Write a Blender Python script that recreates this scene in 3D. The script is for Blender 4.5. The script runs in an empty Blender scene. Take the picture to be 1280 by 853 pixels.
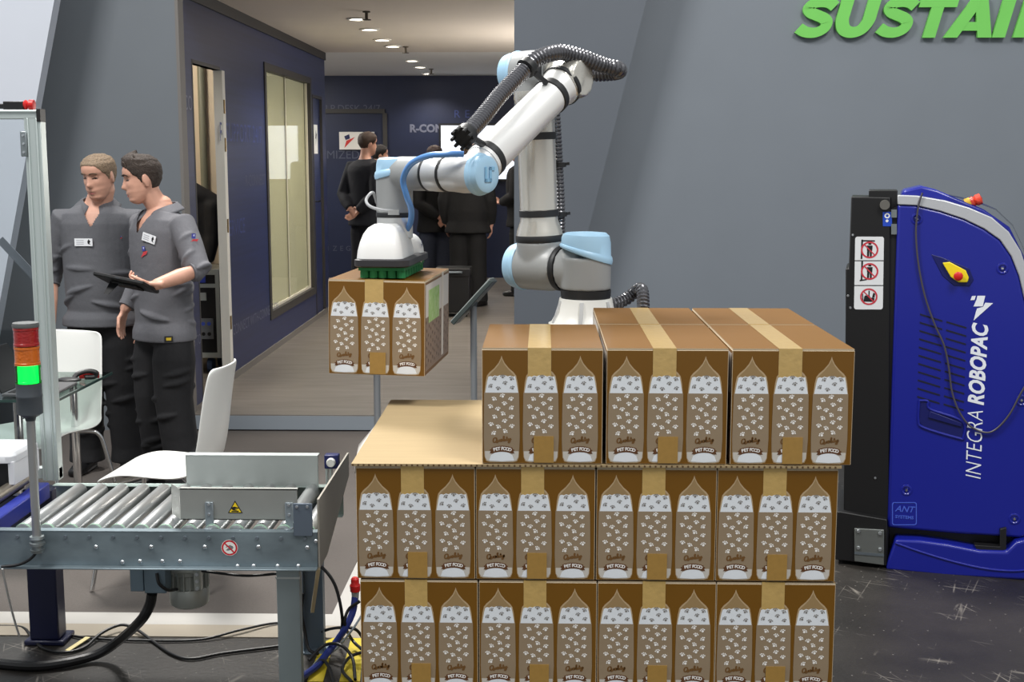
import bpy, bmesh, math, random
from mathutils import Matrix, Vector, Euler, noise
random.seed(7)
C = bpy.context.scene
COL = C.collection
R = math.radians
pi = math.pi

# ------------------------------------------------------------------ camera
CAM_H, FPX = 1.8, 1610.0
PITCH, YAW = R(8.1127), R(1.3033)
cd = bpy.data.cameras.new('camera'); cam = bpy.data.objects.new('camera', cd); COL.objects.link(cam)
cd.sensor_width = 36.0; cd.lens = FPX / 1280 * 36.0
cam.location = (0, 0, CAM_H); cam.rotation_euler = (pi/2 - PITCH, 0, YAW)
cd.clip_end = 200
C.camera = cam
# ------------------------------------------------------------------ world, lamps, exposure
w = bpy.data.worlds.new('hall'); C.world = w; w.use_nodes = True
w.node_tree.nodes['Background'].inputs[0].default_value = (0.93, 0.97, 1.0, 1)
w.node_tree.nodes['Background'].inputs[1].default_value = 0.52
C.view_settings.view_transform = 'Standard'; C.view_settings.look = 'None'
C.view_settings.gamma = 1.0; C.view_settings.exposure = 0.0; C.view_settings.use_curve_mapping = False
def area(name, loc, target, power, sx, sy, color=(1, 1, 1)):
    l = bpy.data.lights.new(name, 'AREA'); l.shape = 'RECTANGLE'; l.size = sx; l.size_y = sy
    l.energy = power; l.color = color
    o = bpy.data.objects.new(name, l); COL.objects.link(o); o.location = loc
    o.rotation_euler = (Vector(target) - Vector(loc)).to_track_quat('-Z', 'Y').to_euler()
    return o
area('hall_lamp', (-2.5, 9.0, 8.0), (-.3, 4.0, 0.8), 900, 1.6, 1.6, (1, .97, .92))
area('hall_lamp', (-4.0, 2.5, 8.0), (-1.0, 6.0, 1.0), 520, 2.2, 2.2, (1, .98, .95))
area('hall_lamp', (3.0, 0.5, 8.0), (1.0, 6.0, 1.0), 420, 2.2, 2.2, (1, .98, .95))

# ------------------------------------------------------------------ measuring: photo pixel + known depth / height -> point in the hall
_cp, _sp, _cy, _sy = math.cos(PITCH), math.sin(PITCH), math.cos(YAW), math.sin(YAW)
_F = Vector((-_sy*_cp, _cy*_cp, -_sp)); _Rt = Vector((_cy, _sy, 0)); _U = _Rt.cross(_F)
EYE = Vector((0, 0, CAM_H))
def ray(px, py): return _F + _Rt*((px-640)/FPX) + _U*((426.5-py)/FPX)
def atY(px, py, Y): r = ray(px, py); return EYE + r*(Y/r.y)
def atZ(px, py, z): r = ray(px, py); return EYE + r*((z-CAM_H)/r.z)
def atX(px, py, x): r = ray(px, py); return EYE + r*(x/r.x)
def atP(px, py, p0, n): r = ray(px, py); return EYE + r*((Vector(p0)-EYE).dot(n)/r.dot(n))

# ------------------------------------------------------------------ materials
def lin(c): return tuple((x/255/12.92 if x/255 <= .04045 else ((x/255+.055)/1.055)**2.4) for x in c[:3]) + (1,)
_M = {}
def mat(name, rgb, rough=.5, metal=0., var=.0, scale=20., bump=0., bscale=None, coat=0., emit=0., stretch=None, rgb2=None, spec=None):
    if name in _M: return _M[name]
    m = bpy.data.materials.new(name); m.use_nodes = True; _M[name] = m
    nt = m.node_tree; b = nt.nodes['Principled BSDF']
    b.inputs['Base Color'].default_value = lin(rgb); b.inputs['Roughness'].default_value = rough; b.inputs['Metallic'].default_value = metal
    if coat: b.inputs['Coat Weight'].default_value = coat; b.inputs['Coat Roughness'].default_value = .15
    if spec is not None: b.inputs['Specular IOR Level'].default_value = spec
    if emit: b.inputs['Emission Color'].default_value = lin(rgb); b.inputs['Emission Strength'].default_value = emit
    if var or bump or rgb2:
        tc = nt.nodes.new('ShaderNodeTexCoord'); mp = nt.nodes.new('ShaderNodeMapping')
        nt.links.new(tc.outputs['Object'], mp.inputs[0])
        if stretch: mp.inputs['Scale'].default_value = stretch
        n = nt.nodes.new('ShaderNodeTexNoise'); n.inputs['Scale'].default_value = scale; n.inputs['Detail'].default_value = 5
        nt.links.new(mp.outputs[0], n.inputs['Vector'])
        if var or rgb2:
            mx = nt.nodes.new('ShaderNodeMix'); mx.data_type = 'RGBA'
            c = lin(rgb); c2 = lin(rgb2) if rgb2 else tuple(x*(1+var) for x in c[:3]) + (1,)
            c1 = c if rgb2 else tuple(x*(1-var) for x in c[:3]) + (1,)
            mx.inputs['A'].default_value = c1; mx.inputs['B'].default_value = c2
            rp = nt.nodes.new('ShaderNodeMapRange'); rp.inputs[1].default_value = .3; rp.inputs[2].default_value = .7
            nt.links.new(n.outputs[0], rp.inputs[0]); nt.links.new(rp.outputs[0], mx.inputs['Factor'])
            nt.links.new(mx.outputs['Result'], b.inputs['Base Color'])
        if bump:
            n2 = n
            if bscale:
                n2 = nt.nodes.new('ShaderNodeTexNoise'); n2.inputs['Scale'].default_value = bscale; n2.inputs['Detail'].default_value = 4
                nt.links.new(mp.outputs[0], n2.inputs['Vector'])
            bp = nt.nodes.new('ShaderNodeBump'); bp.inputs['Strength'].default_value = bump; bp.inputs['Distance'].default_value = .01
            nt.links.new(n2.outputs[0], bp.inputs['Height']); nt.links.new(bp.outputs[0], b.inputs['Normal'])
    return m
def glass(name, tint=(235, 242, 240), refl=.08, rough=.02):
    if name in _M: return _M[name]
    m = bpy.data.materials.new(name); m.use_nodes = True; _M[name] = m; nt = m.node_tree
    nt.nodes.clear(); o = nt.nodes.new('ShaderNodeOutputMaterial'); t = nt.nodes.new('ShaderNodeBsdfTransparent')
    t.inputs[0].default_value = lin(tint); g = nt.nodes.new('ShaderNodeBsdfGlossy'); g.inputs['Roughness'].default_value = rough
    lw_ = nt.nodes.new('ShaderNodeLayerWeight'); lw_.inputs[0].default_value = .5
    fr = nt.nodes.new('ShaderNodeMath'); fr.operation = 'POWER'; fr.inputs[1].default_value = 5; nt.links.new(lw_.outputs['Facing'], fr.inputs[0])
    f2 = nt.nodes.new('ShaderNodeMath'); f2.operation = 'MULTIPLY'; f2.inputs[1].default_value = .5; nt.links.new(fr.outputs[0], f2.inputs[0]); fr = f2
    ad = nt.nodes.new('ShaderNodeMath'); ad.operation = 'ADD'; ad.inputs[1].default_value = refl; ad.use_clamp = True
    mx = nt.nodes.new('ShaderNodeMixShader'); nt.links.new(fr.outputs[0], ad.inputs[0]); nt.links.new(ad.outputs[0], mx.inputs[0])
    nt.links.new(t.outputs[0], mx.inputs[1]); nt.links.new(g.outputs[0], mx.inputs[2]); nt.links.new(mx.outputs[0], o.inputs[0])
    return m
def hall_floor_mat():
    m = mat('scuffed_black_floor', (44, 41, 38), .45, var=.45, scale=2.2, bump=.15, bscale=60)
    nt = m.node_tree; b = nt.nodes['Principled BSDF']; old = b.inputs['Base Color'].links[0].from_socket
    tc = nt.nodes.new('ShaderNodeTexCoord'); prev = old
    for k, (rz, sx, sy) in enumerate(((.5, .22, 9.), (2.0, .2, 7.), (1.2, .3, 13.))):
        rot = nt.nodes.new('ShaderNodeMapping'); rot.inputs['Rotation'].default_value = (0, 0, rz); nt.links.new(tc.outputs['Object'], rot.inputs[0])
        mp = nt.nodes.new('ShaderNodeMapping'); mp.inputs['Scale'].default_value = (sx, sy, 1); mp.inputs['Location'].default_value = (k*3.1, k, 0)
        nt.links.new(rot.outputs[0], mp.inputs[0])
        v = nt.nodes.new('ShaderNodeTexVoronoi'); v.feature = 'DISTANCE_TO_EDGE'; v.inputs['Scale'].default_value = 1.0
        nt.links.new(mp.outputs[0], v.inputs['Vector'])
        r = nt.nodes.new('ShaderNodeMapRange'); r.inputs[1].default_value = .0; r.inputs[2].default_value = .012; r.inputs[3].default_value = .42; r.inputs[4].default_value = 0
        nt.links.new(v.outputs['Distance'], r.inputs[0])
        nz = nt.nodes.new('ShaderNodeTexNoise'); nz.inputs['Scale'].default_value = 5; nt.links.new(tc.outputs['Object'], nz.inputs['Vector'])
        th = nt.nodes.new('ShaderNodeMapRange'); th.inputs[1].default_value = .55; th.inputs[2].default_value = .68; nt.links.new(nz.outputs[0], th.inputs[0])
        ml = nt.nodes.new('ShaderNodeMath'); ml.operation = 'MULTIPLY'; nt.links.new(r.outputs[0], ml.inputs[0]); nt.links.new(th.outputs[0], ml.inputs[1])
        mx = nt.nodes.new('ShaderNodeMix'); mx.data_type = 'RGBA'; mx.inputs['B'].default_value = lin((175, 168, 158))
        nt.links.new(ml.outputs[0], mx.inputs['Factor']); nt.links.new(prev, mx.inputs['A']); prev = mx.outputs['Result']
    # pale dust specks
    vs = nt.nodes.new('ShaderNodeTexVoronoi'); vs.inputs['Scale'].default_value = 22; nt.links.new(tc.outputs['Object'], vs.inputs['Vector'])
    rs = nt.nodes.new('ShaderNodeMapRange'); rs.inputs[1].default_value = .04; rs.inputs[2].default_value = .09; rs.inputs[3].default_value = .4; rs.inputs[4].default_value = 0
    nt.links.new(vs.outputs['Distance'], rs.inputs[0])
    mx = nt.nodes.new('ShaderNodeMix'); mx.data_type = 'RGBA'; mx.inputs['B'].default_value = lin((170, 165, 158))
    nt.links.new(rs.outputs[0], mx.inputs['Factor']); nt.links.new(prev, mx.inputs['A']); nt.links.new(mx.outputs['Result'], b.inputs['Base Color'])
    return m

# ------------------------------------------------------------------ mesh builder
WM = {}                                     # world matrix of every thing / part built
class MB:
    def __init__(s): s.v = []; s.f = []; s.m = []; s.T = None
    def add(s, vs, fs, mi=0, M=None):
        b = len(s.v)
        for p in vs:
            p = Vector(p)
            if M is not None: p = M @ p
            if s.T is not None: p = s.T @ p
            s.v.append(p)
        for f in fs: s.f.append(tuple(i+b for i in f)); s.m.append(mi)
        return s
    def box(s, x0, x1, y0, y1, z0, z1, mi=0, M=None):
        return s.add([(x0,y0,z0),(x1,y0,z0),(x1,y1,z0),(x0,y1,z0),(x0,y0,z1),(x1,y0,z1),(x1,y1,z1),(x0,y1,z1)],
                     [(0,3,2,1),(4,5,6,7),(0,1,5,4),(1,2,6,5),(2,3,7,6),(3,0,4,7)], mi, M)
    def bar(s, p0, p1, w, h, mi=0, up=(0,0,1)):
        p0, p1 = Vector(p0), Vector(p1); d = (p1-p0); L = d.length; d.normalize(); up = Vector(up)
        if abs(d.dot(up)) > .98: up = Vector((0, 1, 0))
        x = d.cross(up).normalized(); u = x.cross(d)
        M = Matrix((( x.x, d.x, u.x, p0.x),(x.y, d.y, u.y, p0.y),(x.z, d.z, u.z, p0.z),(0,0,0,1)))
        return s.box(-w/2, w/2, 0, L, -h/2, h/2, mi, M)
    def tube(s, pts, r, n=10, mi=0, caps=True, side=None):
        """swept tube; r is a number, a list, or a list of (a, b) ellipse radii"""
        pts = [Vector(p) for p in pts]; k = len(pts)
        rs = [r]*k if not isinstance(r, (list, tuple)) else list(r)
        rs = [(q, q) if not isinstance(q, (tuple, list)) else q for q in rs]
        tan = []
        for i in range(k):
            a = pts[max(i-1, 0)]; b = pts[min(i+1, k-1)]; tan.append((b-a).normalized())
        x = Vector(side) if side is not None else (Vector((0,0,1)) if abs(tan[0].z) < .9 else Vector((1,0,0)))
        vs = []; fs = []
        for i in range(k):
            t = tan[i]; x = (x - t*x.dot(t)).normalized(); y = t.cross(x)
            for j in range(n):
                a = 2*pi*j/n
                vs.append(pts[i] + x*(rs[i][0]*math.cos(a)) + y*(rs[i][1]*math.sin(a)))
        for i in range(k-1):
            for j in range(n):
                a = i*n+j; b = i*n+(j+1) % n
                fs.append((a, b, b+n, a+n))
        if caps:
            fs.append(tuple(range(n-1, -1, -1))); fs.append(tuple(range((k-1)*n, k*n)))
        return s.add(vs, fs, mi)
    def limb(s, pts, rs, n=20, side=None, dome=True):
        """tube with domed ends, used for bodies"""
        pts = [Vector(p) for p in pts]; rs = [(q, q) if not isinstance(q, (tuple, list)) else q for q in rs]
        if dome:
            d0 = (pts[0]-pts[1]).normalized(); d1 = (pts[-1]-pts[-2]).normalized()
            a0 = min(rs[0]); a1 = min(rs[-1]); P = []; Q = []
            for c, sn in ((.25, .97), (.6, .8), (.87, .5)): P.append(pts[0] + d0*a0*sn*.8); Q.append((rs[0][0]*c, rs[0][1]*c))
            P += pts; Q += rs
            for c, sn in ((.87, .5), (.6, .8), (.25, .97)): P.append(pts[-1] + d1*a1*sn*.8); Q.append((rs[-1][0]*c, rs[-1][1]*c))
            pts, rs = P, Q
        return s.tube(pts, rs, n, side=side)
    def cyl(s, p0, p1, r0, r1=None, n=32, mi=0, caps=True):
        return s.tube([p0, p1], [r0, r0 if r1 is None else r1], n, mi, caps)
    def lathe(s, prof, p0, axis, n=32, mi=0):
        """profile of (radius, height along axis) from p0"""
        ax = Vector(axis).normalized(); p0 = Vector(p0)
        x = ax.orthogonal().normalized(); y = ax.cross(x); vs = []; fs = []
        for r_, h in prof:
            for j in range(n):
                a = 2*pi*j/n; vs.append(p0 + ax*h + x*(r_*math.cos(a)) + y*(r_*math.sin(a)))
        for i in range(len(prof)-1):
            for j in range(n):
                a = i*n+j; b = i*n+(j+1) % n; fs.append((a, b, b+n, a+n))
        if prof[0][0] > 1e-5: fs.append(tuple(range(n-1, -1, -1)))
        if prof[-1][0] > 1e-5: fs.append(tuple(range((len(prof)-1)*n, len(prof)*n)))
        return s.add(vs, fs, mi)
    def prism(s, poly, vec, mi=0):
        poly = [Vector(p) for p in poly]; n = len(poly); vec = Vector(vec)
        fs = [tuple(range(n-1, -1, -1)), tuple(range(n, 2*n))]
        for i in range(n): j = (i+1) % n; fs.append((i, j, j+n, i+n))
        return s.add(poly + [p+vec for p in poly], fs, mi)
    def ell(s, c, r, n=20, m=12, M=None, mi=0):
        vs = []; fs = []
        for i in range(m+1):
            t = pi*i/m
            for j in range(n):
                a = 2*pi*j/n; vs.append(Vector((r[0]*math.sin(t)*math.cos(a), r[1]*math.sin(t)*math.sin(a), r[2]*math.cos(t))))
        for i in range(m):
            for j in range(n):
                a = i*n+j; b = i*n+(j+1) % n; fs.append((a, a+n, b+n, b))
        M2 = Matrix.Translation(Vector(c)) @ (M.to_4x4() if M is not None else Matrix())
        return s.add(vs, fs, mi, M2)
    def poly(s, pts, mi=0): return s.add(pts, [tuple(range(len(pts)))], mi)
    def build(s, name, mats, parent=None, bevel=0, seg=2, angle=35, smooth=True, solid=0, subsurf=0):
        me = bpy.data.meshes.new(name)
        inv = WM[parent].inverted() if parent is not None else Matrix()
        me.from_pydata([inv @ p for p in s.v], [], s.f)
        if not isinstance(mats, (list, tuple)): mats = [mats]
        for m in mats: me.materials.append(m)
        if len(mats) > 1: me.polygons.foreach_set('material_index', s.m)
        bm = bmesh.new(); bm.from_mesh(me); bmesh.ops.remove_doubles(bm, verts=bm.verts, dist=1e-6)
        if not getattr(s, 'keep', False): bmesh.ops.recalc_face_normals(bm, faces=bm.faces)
        bm.to_mesh(me); bm.free()
        if smooth: me.shade_smooth(); me.set_sharp_from_angle(angle=R(angle))
        o = bpy.data.objects.new(name, me); COL.objects.link(o)
        if parent is not None: o.parent = parent
        WM[o] = WM[parent] if parent is not None else Matrix()
        if solid: md = o.modifiers.new('solid', 'SOLIDIFY'); md.thickness = solid; md.offset = 0
        if subsurf: md = o.modifiers.new('sub', 'SUBSURF'); md.levels = md.render_levels = subsurf
        if bevel:
            md = o.modifiers.new('bevel', 'BEVEL'); md.width = bevel; md.segments = seg; md.limit_method = 'ANGLE'; md.angle_limit = R(40)
        return o
def remesh(mb, name, mats, parent, voxel, smooth=4, cut=None):
    """fuse overlapping closed shapes into one continuous surface"""
    o = mb.build(name, mats, None, smooth=False)
    md = o.modifiers.new('r', 'REMESH'); md.mode = 'VOXEL'; md.voxel_size = voxel; md.adaptivity = 0
    if smooth: sm = o.modifiers.new('s', 'SMOOTH'); sm.factor = .5; sm.iterations = smooth
    dg = bpy.context.evaluated_depsgraph_get()
    me = bpy.data.meshes.new_from_object(o.evaluated_get(dg)); old = o.data
    bpy.data.objects.remove(o); bpy.data.meshes.remove(old); me.name = name
    if cut:
        bm = bmesh.new(); bm.from_mesh(me)
        bmesh.ops.delete(bm, geom=[v for v in bm.verts if cut(v.co)], context='VERTS'); bm.to_mesh(me); bm.free()
    if parent is not None: me.transform(WM[parent].inverted())
    if not me.materials:
        for m in (mats if isinstance(mats, list) else [mats]): me.materials.append(m)
    me.shade_smooth()
    o = bpy.data.objects.new(name, me); COL.objects.link(o)
    if parent is not None: o.parent = parent
    WM[o] = WM[parent] if parent is not None else Matrix()
    return o
def tag(o, label=None, cat=None, group=None, kind=None):
    if label: o['label'] = label
    if cat: o['category'] = cat
    if group: o['group'] = group
    if kind: o['kind'] = kind
    return o
def thing(name, label, cat, loc=(0, 0, 0), rotz=0, group=None):
    o = bpy.data.objects.new(name, None); COL.objects.link(o); o.empty_display_size = .1
    o.location = loc; o.rotation_euler = (0, 0, rotz)
    WM[o] = Matrix.Translation(Vector(loc)) @ Matrix.Rotation(rotz, 4, 'Z')
    return tag(o, label, cat, group)
def struct(mb, name, mats, **k): return tag(mb.build(name, mats, **k), kind='structure')
def dup(o, parent=None):
    c = o.copy(); COL.objects.link(c); c.parent = parent
    for ch in list(o.children): dup(ch, c)
    return c
def FR(o, x, y):
    x = Vector(x).normalized(); y = Vector(y); z = x.cross(y).normalized(); y = z.cross(x)
    return Matrix(((x.x, y.x, z.x, o[0]), (x.y, y.y, z.y, o[1]), (x.z, y.z, z.z, o[2]), (0, 0, 0, 1)))
_tc = {}
def text(s, size, bold=0., shear=0., extrude=0., align='CENTER'):
    key = (s, size, bold, shear, extrude, align)
    if key in _tc: return _tc[key]
    cu = bpy.data.curves.new('t', 'FONT'); cu.body = s; cu.size = size; cu.offset = bold; cu.shear = shear; cu.extrude = extrude
    cu.align_x = align; cu.align_y = 'CENTER'; cu.resolution_u = 10 if extrude else 3
    o = bpy.data.objects.new('t', cu); COL.objects.link(o); dg = bpy.context.evaluated_depsgraph_get(); dg.update()
    me = bpy.data.meshes.new_from_object(o.evaluated_get(dg))
    res = ([v.co.copy() for v in me.vertices], [tuple(p.vertices) for p in me.polygons])
    bpy.data.objects.remove(o); bpy.data.curves.remove(cu); bpy.data.meshes.remove(me)
    _tc[key] = res; return res
def spline(pts, sub=8):
    pts = [Vector(p) for p in pts]; out = []
    P = [pts[0]*2-pts[1]] + pts + [pts[-1]*2-pts[-2]]
    for i in range(1, len(P)-2):
        a, b, c, d = P[i-1:i+3]
        for k in range(sub):
            t = k/sub
            out.append(.5*((2*b) + (c-a)*t + (2*a-5*b+4*c-d)*t*t + (3*b-a-3*c+d)*t**3))
    out.append(pts[-1]); return out
def resample(pts, step):
    out = [pts[0]]; acc = 0
    for a, b in zip(pts, pts[1:]):
        L = (b-a).length
        while acc + L >= step and L > 1e-9:
            a = a + (b-a)*((step-acc)/L); out.append(a); L = (b-a).length; acc = 0
        acc += L
    return out
def lerp_tab(tab, x):
    if x <= tab[0][0]: return tab[0][1]
    for (a, fa), (b, fb) in zip(tab, tab[1:]):
        if x <= b: t = (x-a)/(b-a); t = t*t*(3-2*t)*.5 + t*.5; return fa + (fb-fa)*t
    return tab[-1][1]
def stick(o, px, py, off=.002):
    """point and normal where the sight line through a photo pixel meets an object already built"""
    inv = (WM[o]).inverted(); a = inv @ EYE; d = (inv.to_3x3() @ ray(px, py)).normalized()
    ok, p, n, _ = o.ray_cast(a, d)
    if not ok: return None, None
    n = (WM[o].to_3x3() @ n).normalized()
    return WM[o] @ p + n*off, n

# ------------------------------------------------------------------ palette
M = {}
M['galv'] = mat('galvanised_steel', (150, 158, 160), .42, .85, var=.12, scale=14, stretch=(1, 1, 1))
M['galv_dark'] = mat('dull_zinc_sheet', (120, 130, 138), .5, .7, var=.14, scale=9)
M['alu'] = mat('anodised_aluminium', (205, 212, 212), .35, .7)
M['chrome'] = mat('chrome', (225, 225, 225), .12, 1.)
M['bolt'] = mat('zinc_bolt', (205, 210, 214), .3, .9)
M['black'] = mat('black_plastic', (22, 22, 24), .45)
M['blackrub'] = mat('black_rubber', (16, 16, 17), .6)
M['white'] = mat('white_plastic', (235, 235, 230), .35)
M['navy_paint'] = mat('dark_blue_paint', (26, 34, 92), .4)
M['rubber_grey'] = mat('dark_grey_plastic', (66, 72, 78), .5)
M['red'] = mat('red_plastic', (205, 32, 30), .4)
M['kraft'] = mat('raw_kraft_board', (172, 140, 98), .8, var=.06, scale=18)

# ================================================================== SETTING
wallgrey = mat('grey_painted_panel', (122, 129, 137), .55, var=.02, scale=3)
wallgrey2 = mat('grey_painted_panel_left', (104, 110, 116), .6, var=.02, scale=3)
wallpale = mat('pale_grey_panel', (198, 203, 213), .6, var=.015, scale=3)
navy = mat('navy_printed_wall', (34, 44, 82), .45, var=.16, scale=5, stretch=(1, .12, 6))
navyb = mat('navy_back_wall', (25, 34, 62), .5, var=.10, scale=3)
darktrim = mat('dark_edge_trim', (52, 50, 48), .6)
struct(MB().box(-9, 9, -4, 9, -.1, 0), 'floor', hall_floor_mat())
carpet = mat('grey_carpet', (92, 86, 82), .95, var=.07, scale=90, bump=.4, bscale=420)
struct(MB().box(-9, -.82, 4.85, 8.4, 0, .012), 'floor', carpet)
boothfloor = mat('grey_wood_look_vinyl', (116, 110, 103), .5, rgb2=(98, 92, 86), scale=3.5, stretch=(.7, 4, 1))
b = MB().box(-2.3, -.1, 8.3, 8.73, .02, .12); b.box(-6, -2.3, 8.42, 8.73, .02, .12); b.box(-6, 1.3, 8.73, 18.2, .02, .12); struct(b, 'floor', boothfloor)
b = MB().box(-2.3, -.18, 8.292, 8.3, .022, .113); struct(b, 'trim_1', mat('step_riser_grey', (138, 146, 154), .5))
b = MB().box(-2.3, -.18, 8.36, 8.5, 0, .02); struct(b, 'trim_2', M['black'])
# aluminium edge ramp of the carpet: pale inner half, cream outer half
b = MB()
def ramp(mb, i0, i1, o0, o1):
    m0, m1 = [(Vector(i)*.45 + Vector(o)*.55) for i, o in ((i0, o0), (i1, o1))]
    for (a, c, za, zc, k) in (((i0, i1), (m0, m1), .016, .014, 0), ((m0, m1), (o0, o1), .0139, .004, 1)):
        q = [(*a[0][:2], za), (*a[1][:2], za), (*c[1][:2], zc), (*c[0][:2], zc)]
        mb.add(q + [(x, y, 0) for x, y, z in q], [(0,1,2,3),(7,6,5,4),(0,4,5,1),(1,5,6,2),(2,6,7,3),(3,7,4,0)], k)
ramp(b, (-9, 4.86, 0), (-.82, 4.86, 0), (-9, 4.64, 0), (-.62, 4.64, 0))
ramp(b, (-.82, 4.86, 0), (-.80, 8.3, 0), (-.62, 4.64, 0), (-.60, 8.3, 0))
struct(b, 'trim_3', [mat('ramp_white', (176, 173, 168), .6), mat('ramp_cream', (158, 148, 132), .7)])
# front grey walls
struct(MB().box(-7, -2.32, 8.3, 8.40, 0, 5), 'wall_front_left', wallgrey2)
struct(MB().box(-2.32, -2.3, 8.298, 8.42, 0, 5), 'trim_4', mat('wall_end_strip', (112, 108, 104), .6))
q = [(-8, 7.9, 0), (-3.585, 7.9, 0), (-2.4, 7.9, 5), (-8, 7.9, 5)]
struct(MB().prism(q, (0, .1, 0)), 'wall_left_slanted', wallpale)
q = [(-.175, 8.3, 0), (-.023, 8.3, 0), (1.194, 8.3, 5), (-.175, 8.3, 5)]
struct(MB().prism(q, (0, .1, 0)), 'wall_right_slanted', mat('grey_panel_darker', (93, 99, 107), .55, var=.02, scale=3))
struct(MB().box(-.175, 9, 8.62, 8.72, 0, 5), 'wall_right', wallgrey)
struct(MB().box(-2.35, -.175, 8.42, 8.5, 2.92, 5), 'wall_front_fascia', wallgrey2)
# booth: navy left wall built round its doorway and window
b = MB()
X0, X1 = -2.40, -2.35
b.box(X0, X1, 8.40, 8.78, .12, 2.92); b.box(X0, X1, 8.78, 9.61, 2.43, 2.92); b.box(X0, X1, 9.61, 11.09, .12, 2.92)
b.box(X0, X1, 11.09, 13.22, 2.55, 2.92); b.box(X0, X1, 11.09, 13.22, .12, .45); b.box(X0, X1, 13.22, 13.34, .12, 2.92)
b.box(X0, X1-.03, 13.34, 13.92, .12, 2.44); b.box(X0, X1, 13.34, 13.92, 2.44, 2.92); b.box(X0, X1, 13.92, 14.15, .12, 2.92)
wl = struct(b, 'wall_left', navy)
b = MB().box(-2.36, -2.335, 8.4, 14.16, 2.84, 2.92); struct(b, 'trim_5', darktrim)
b = MB().box(-2.36, -2.338, 9.63, 14.16, .12, .17); struct(b, 'baseboard_left', mat('grey_skirting', (108, 104, 100), .6))
b = MB().box(-5.6, 1.3, 18.1, 18.2, .12, 2.92); wb = struct(b, 'wall_back', navyb)
struct(MB().box(1.2, 1.3, 8.72, 18.2, .12, 2.92), 'wall_booth_right', navyb)
struct(MB().box(-5.6, -5.5, 14.15, 18.2, .12, 2.92), 'wall_booth_left', navyb)
ceilm = mat('warm_grey_ceiling', (218, 208, 196), .8, var=.02, scale=2)
b = MB().box(-5.6, -.18, 8.42, 8.73, 2.92, 3.0); b.box(-5.6, 1.3, 8.73, 14.1, 2.92, 3.0); struct(b, 'ceiling', ceilm)
struct(MB().box(-5.6, 1.3, 14.1, 18.2, 2.92, 3.0), 'ceiling', mat('pale_ceiling', (232, 232, 230), .8))
# store behind the doorway
cream = mat('cream_panel', (206, 190, 164), .6, var=.03, scale=2, stretch=(4, 4, .3))
b = MB().box(-4.3, -2.83, 10.8, 10.9, .12, 2.92); b.box(-2.79, -2.47, 10.8, 10.9, .12, 2.92); b.box(-4.4, -4.3, 8.4, 10.9, .12, 2.92)
struct(b, 'wall_store', cream)
struct(MB().cyl((-2.81, 10.76, .12), (-2.81, 10.76, 2.9), .03, n=16), 'trim_6', mat('grey_green_post', (122, 122, 104), .5))
l = bpy.data.lights.new('store_lamp', 'POINT'); l.energy = 40; l.shadow_soft_size = .2; l.color = (1, .93, .82)
o = bpy.data.objects.new('store_lamp', l); COL.objects.link(o); o.location = (-3.2, 9.6, 2.6)
# doorway jamb with hinges
b = MB().box(-2.40, -2.335, 9.53, 9.612, .12, 2.43)
jm = struct(b, 'door_1', mat('white_door_edge', (224, 222, 214), .5))
for y in (133, 181, 283, 405):
    p = atX(277 + (y-133)*.03, y, -2.335)
    k = MB().box(-2.336, -2.331, 9.55, 9.585, p.z-.05, p.z+.05); k.cyl((-2.33, 9.553, p.z-.05), (-2.33, 9.553, p.z+.05), .006, n=10)
    k.build('hinge', mat('brass_hinge', (150, 128, 90), .4, .7), jm)
b = MB().box(-2.40, -2.348, 8.772, 9.53, 2.43, 2.455); b.box(-2.40, -2.348, 8.757, 8.782, .12, 2.455)
b.build('door_frame', darktrim, jm)
# window in the left wall: frame, two panes, cream blind
b = MB()
for y0, y1, z0, z1 in ((11.04, 11.11, .40, 2.60), (13.2, 13.27, .40, 2.60), (11.11, 13.2, 2.54, 2.60), (11.11, 13.2, .40, .47)):
    b.box(-2.42, -2.34, y0, y1, z0, z1)
win = struct(b, 'window_1', darktrim)
b = MB().box(-2.43, -2.41, 11.1, 13.21, .46, 2.55); b.build('blind', mat('lit_cream_blind', (214, 206, 182), .7, emit=.36), win)  # the blind's own glow stands in for a lit room behind it
for y0, y1 in ((11.11, 12.12), (12.14, 13.2)):
    b = MB().box(-2.395, -2.388, y0, y1, .47, 2.54); b.build('pane', glass('window_glass', (240, 242, 236), .06), win)
b = MB().box(-2.40, -2.384, 12.12, 12.14, .47, 2.54); b.build('mullion', mat('pale_mullion', (196, 192, 178), .5), win)
for y0, y1 in ((11.11, 11.13), (13.18, 13.2)):
    MB().box(-2.4, -2.375, y0, y1, .47, 2.54).build('glazing_bead', mat('pale_mullion', (196, 192, 178), .5), win)
MB().box(-2.4, -2.375, 11.13, 13.18, .47, .49).build('glazing_bead', mat('pale_mullion', (196, 192, 178), .5), win)
# navy door with sign and handle further along
b = MB()
for y0, y1, z0, z1 in ((13.34, 13.37, .12, 2.44), (13.89, 13.92, .12, 2.44), (13.37, 13.89, 2.41, 2.44)): b.box(-2.38, -2.345, y0, y1, z0, z1)
d2 = struct(b, 'door_2', darktrim)
MB().box(-2.40, -2.372, 13.37, 13.89, .12, 2.41).build('door_leaf', navy, d2)
p = atX(392, 252, -2.37); b = MB().cyl((-2.372, p.y, p.z), (-2.32, p.y, p.z), .01, n=10); b.cyl((-2.325, p.y-.01, p.z), (-2.325, p.y+.13, p.z), .01, n=10)
b.build('door_handle', M['chrome'], d2)
s = thing('door_sign', 'small white upright sign on the navy door beside the long window', 'sign', (-2.37, 13.62, 2.0))
b = MB().box(-2.372, -2.366, 13.52, 13.72, 1.84, 2.14); b.build('plate', M['white'], s)
b = MB(); F = FR((-2.3655, 13.62, 2.04), (0, 1, 0), (0, 0, 1))
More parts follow.
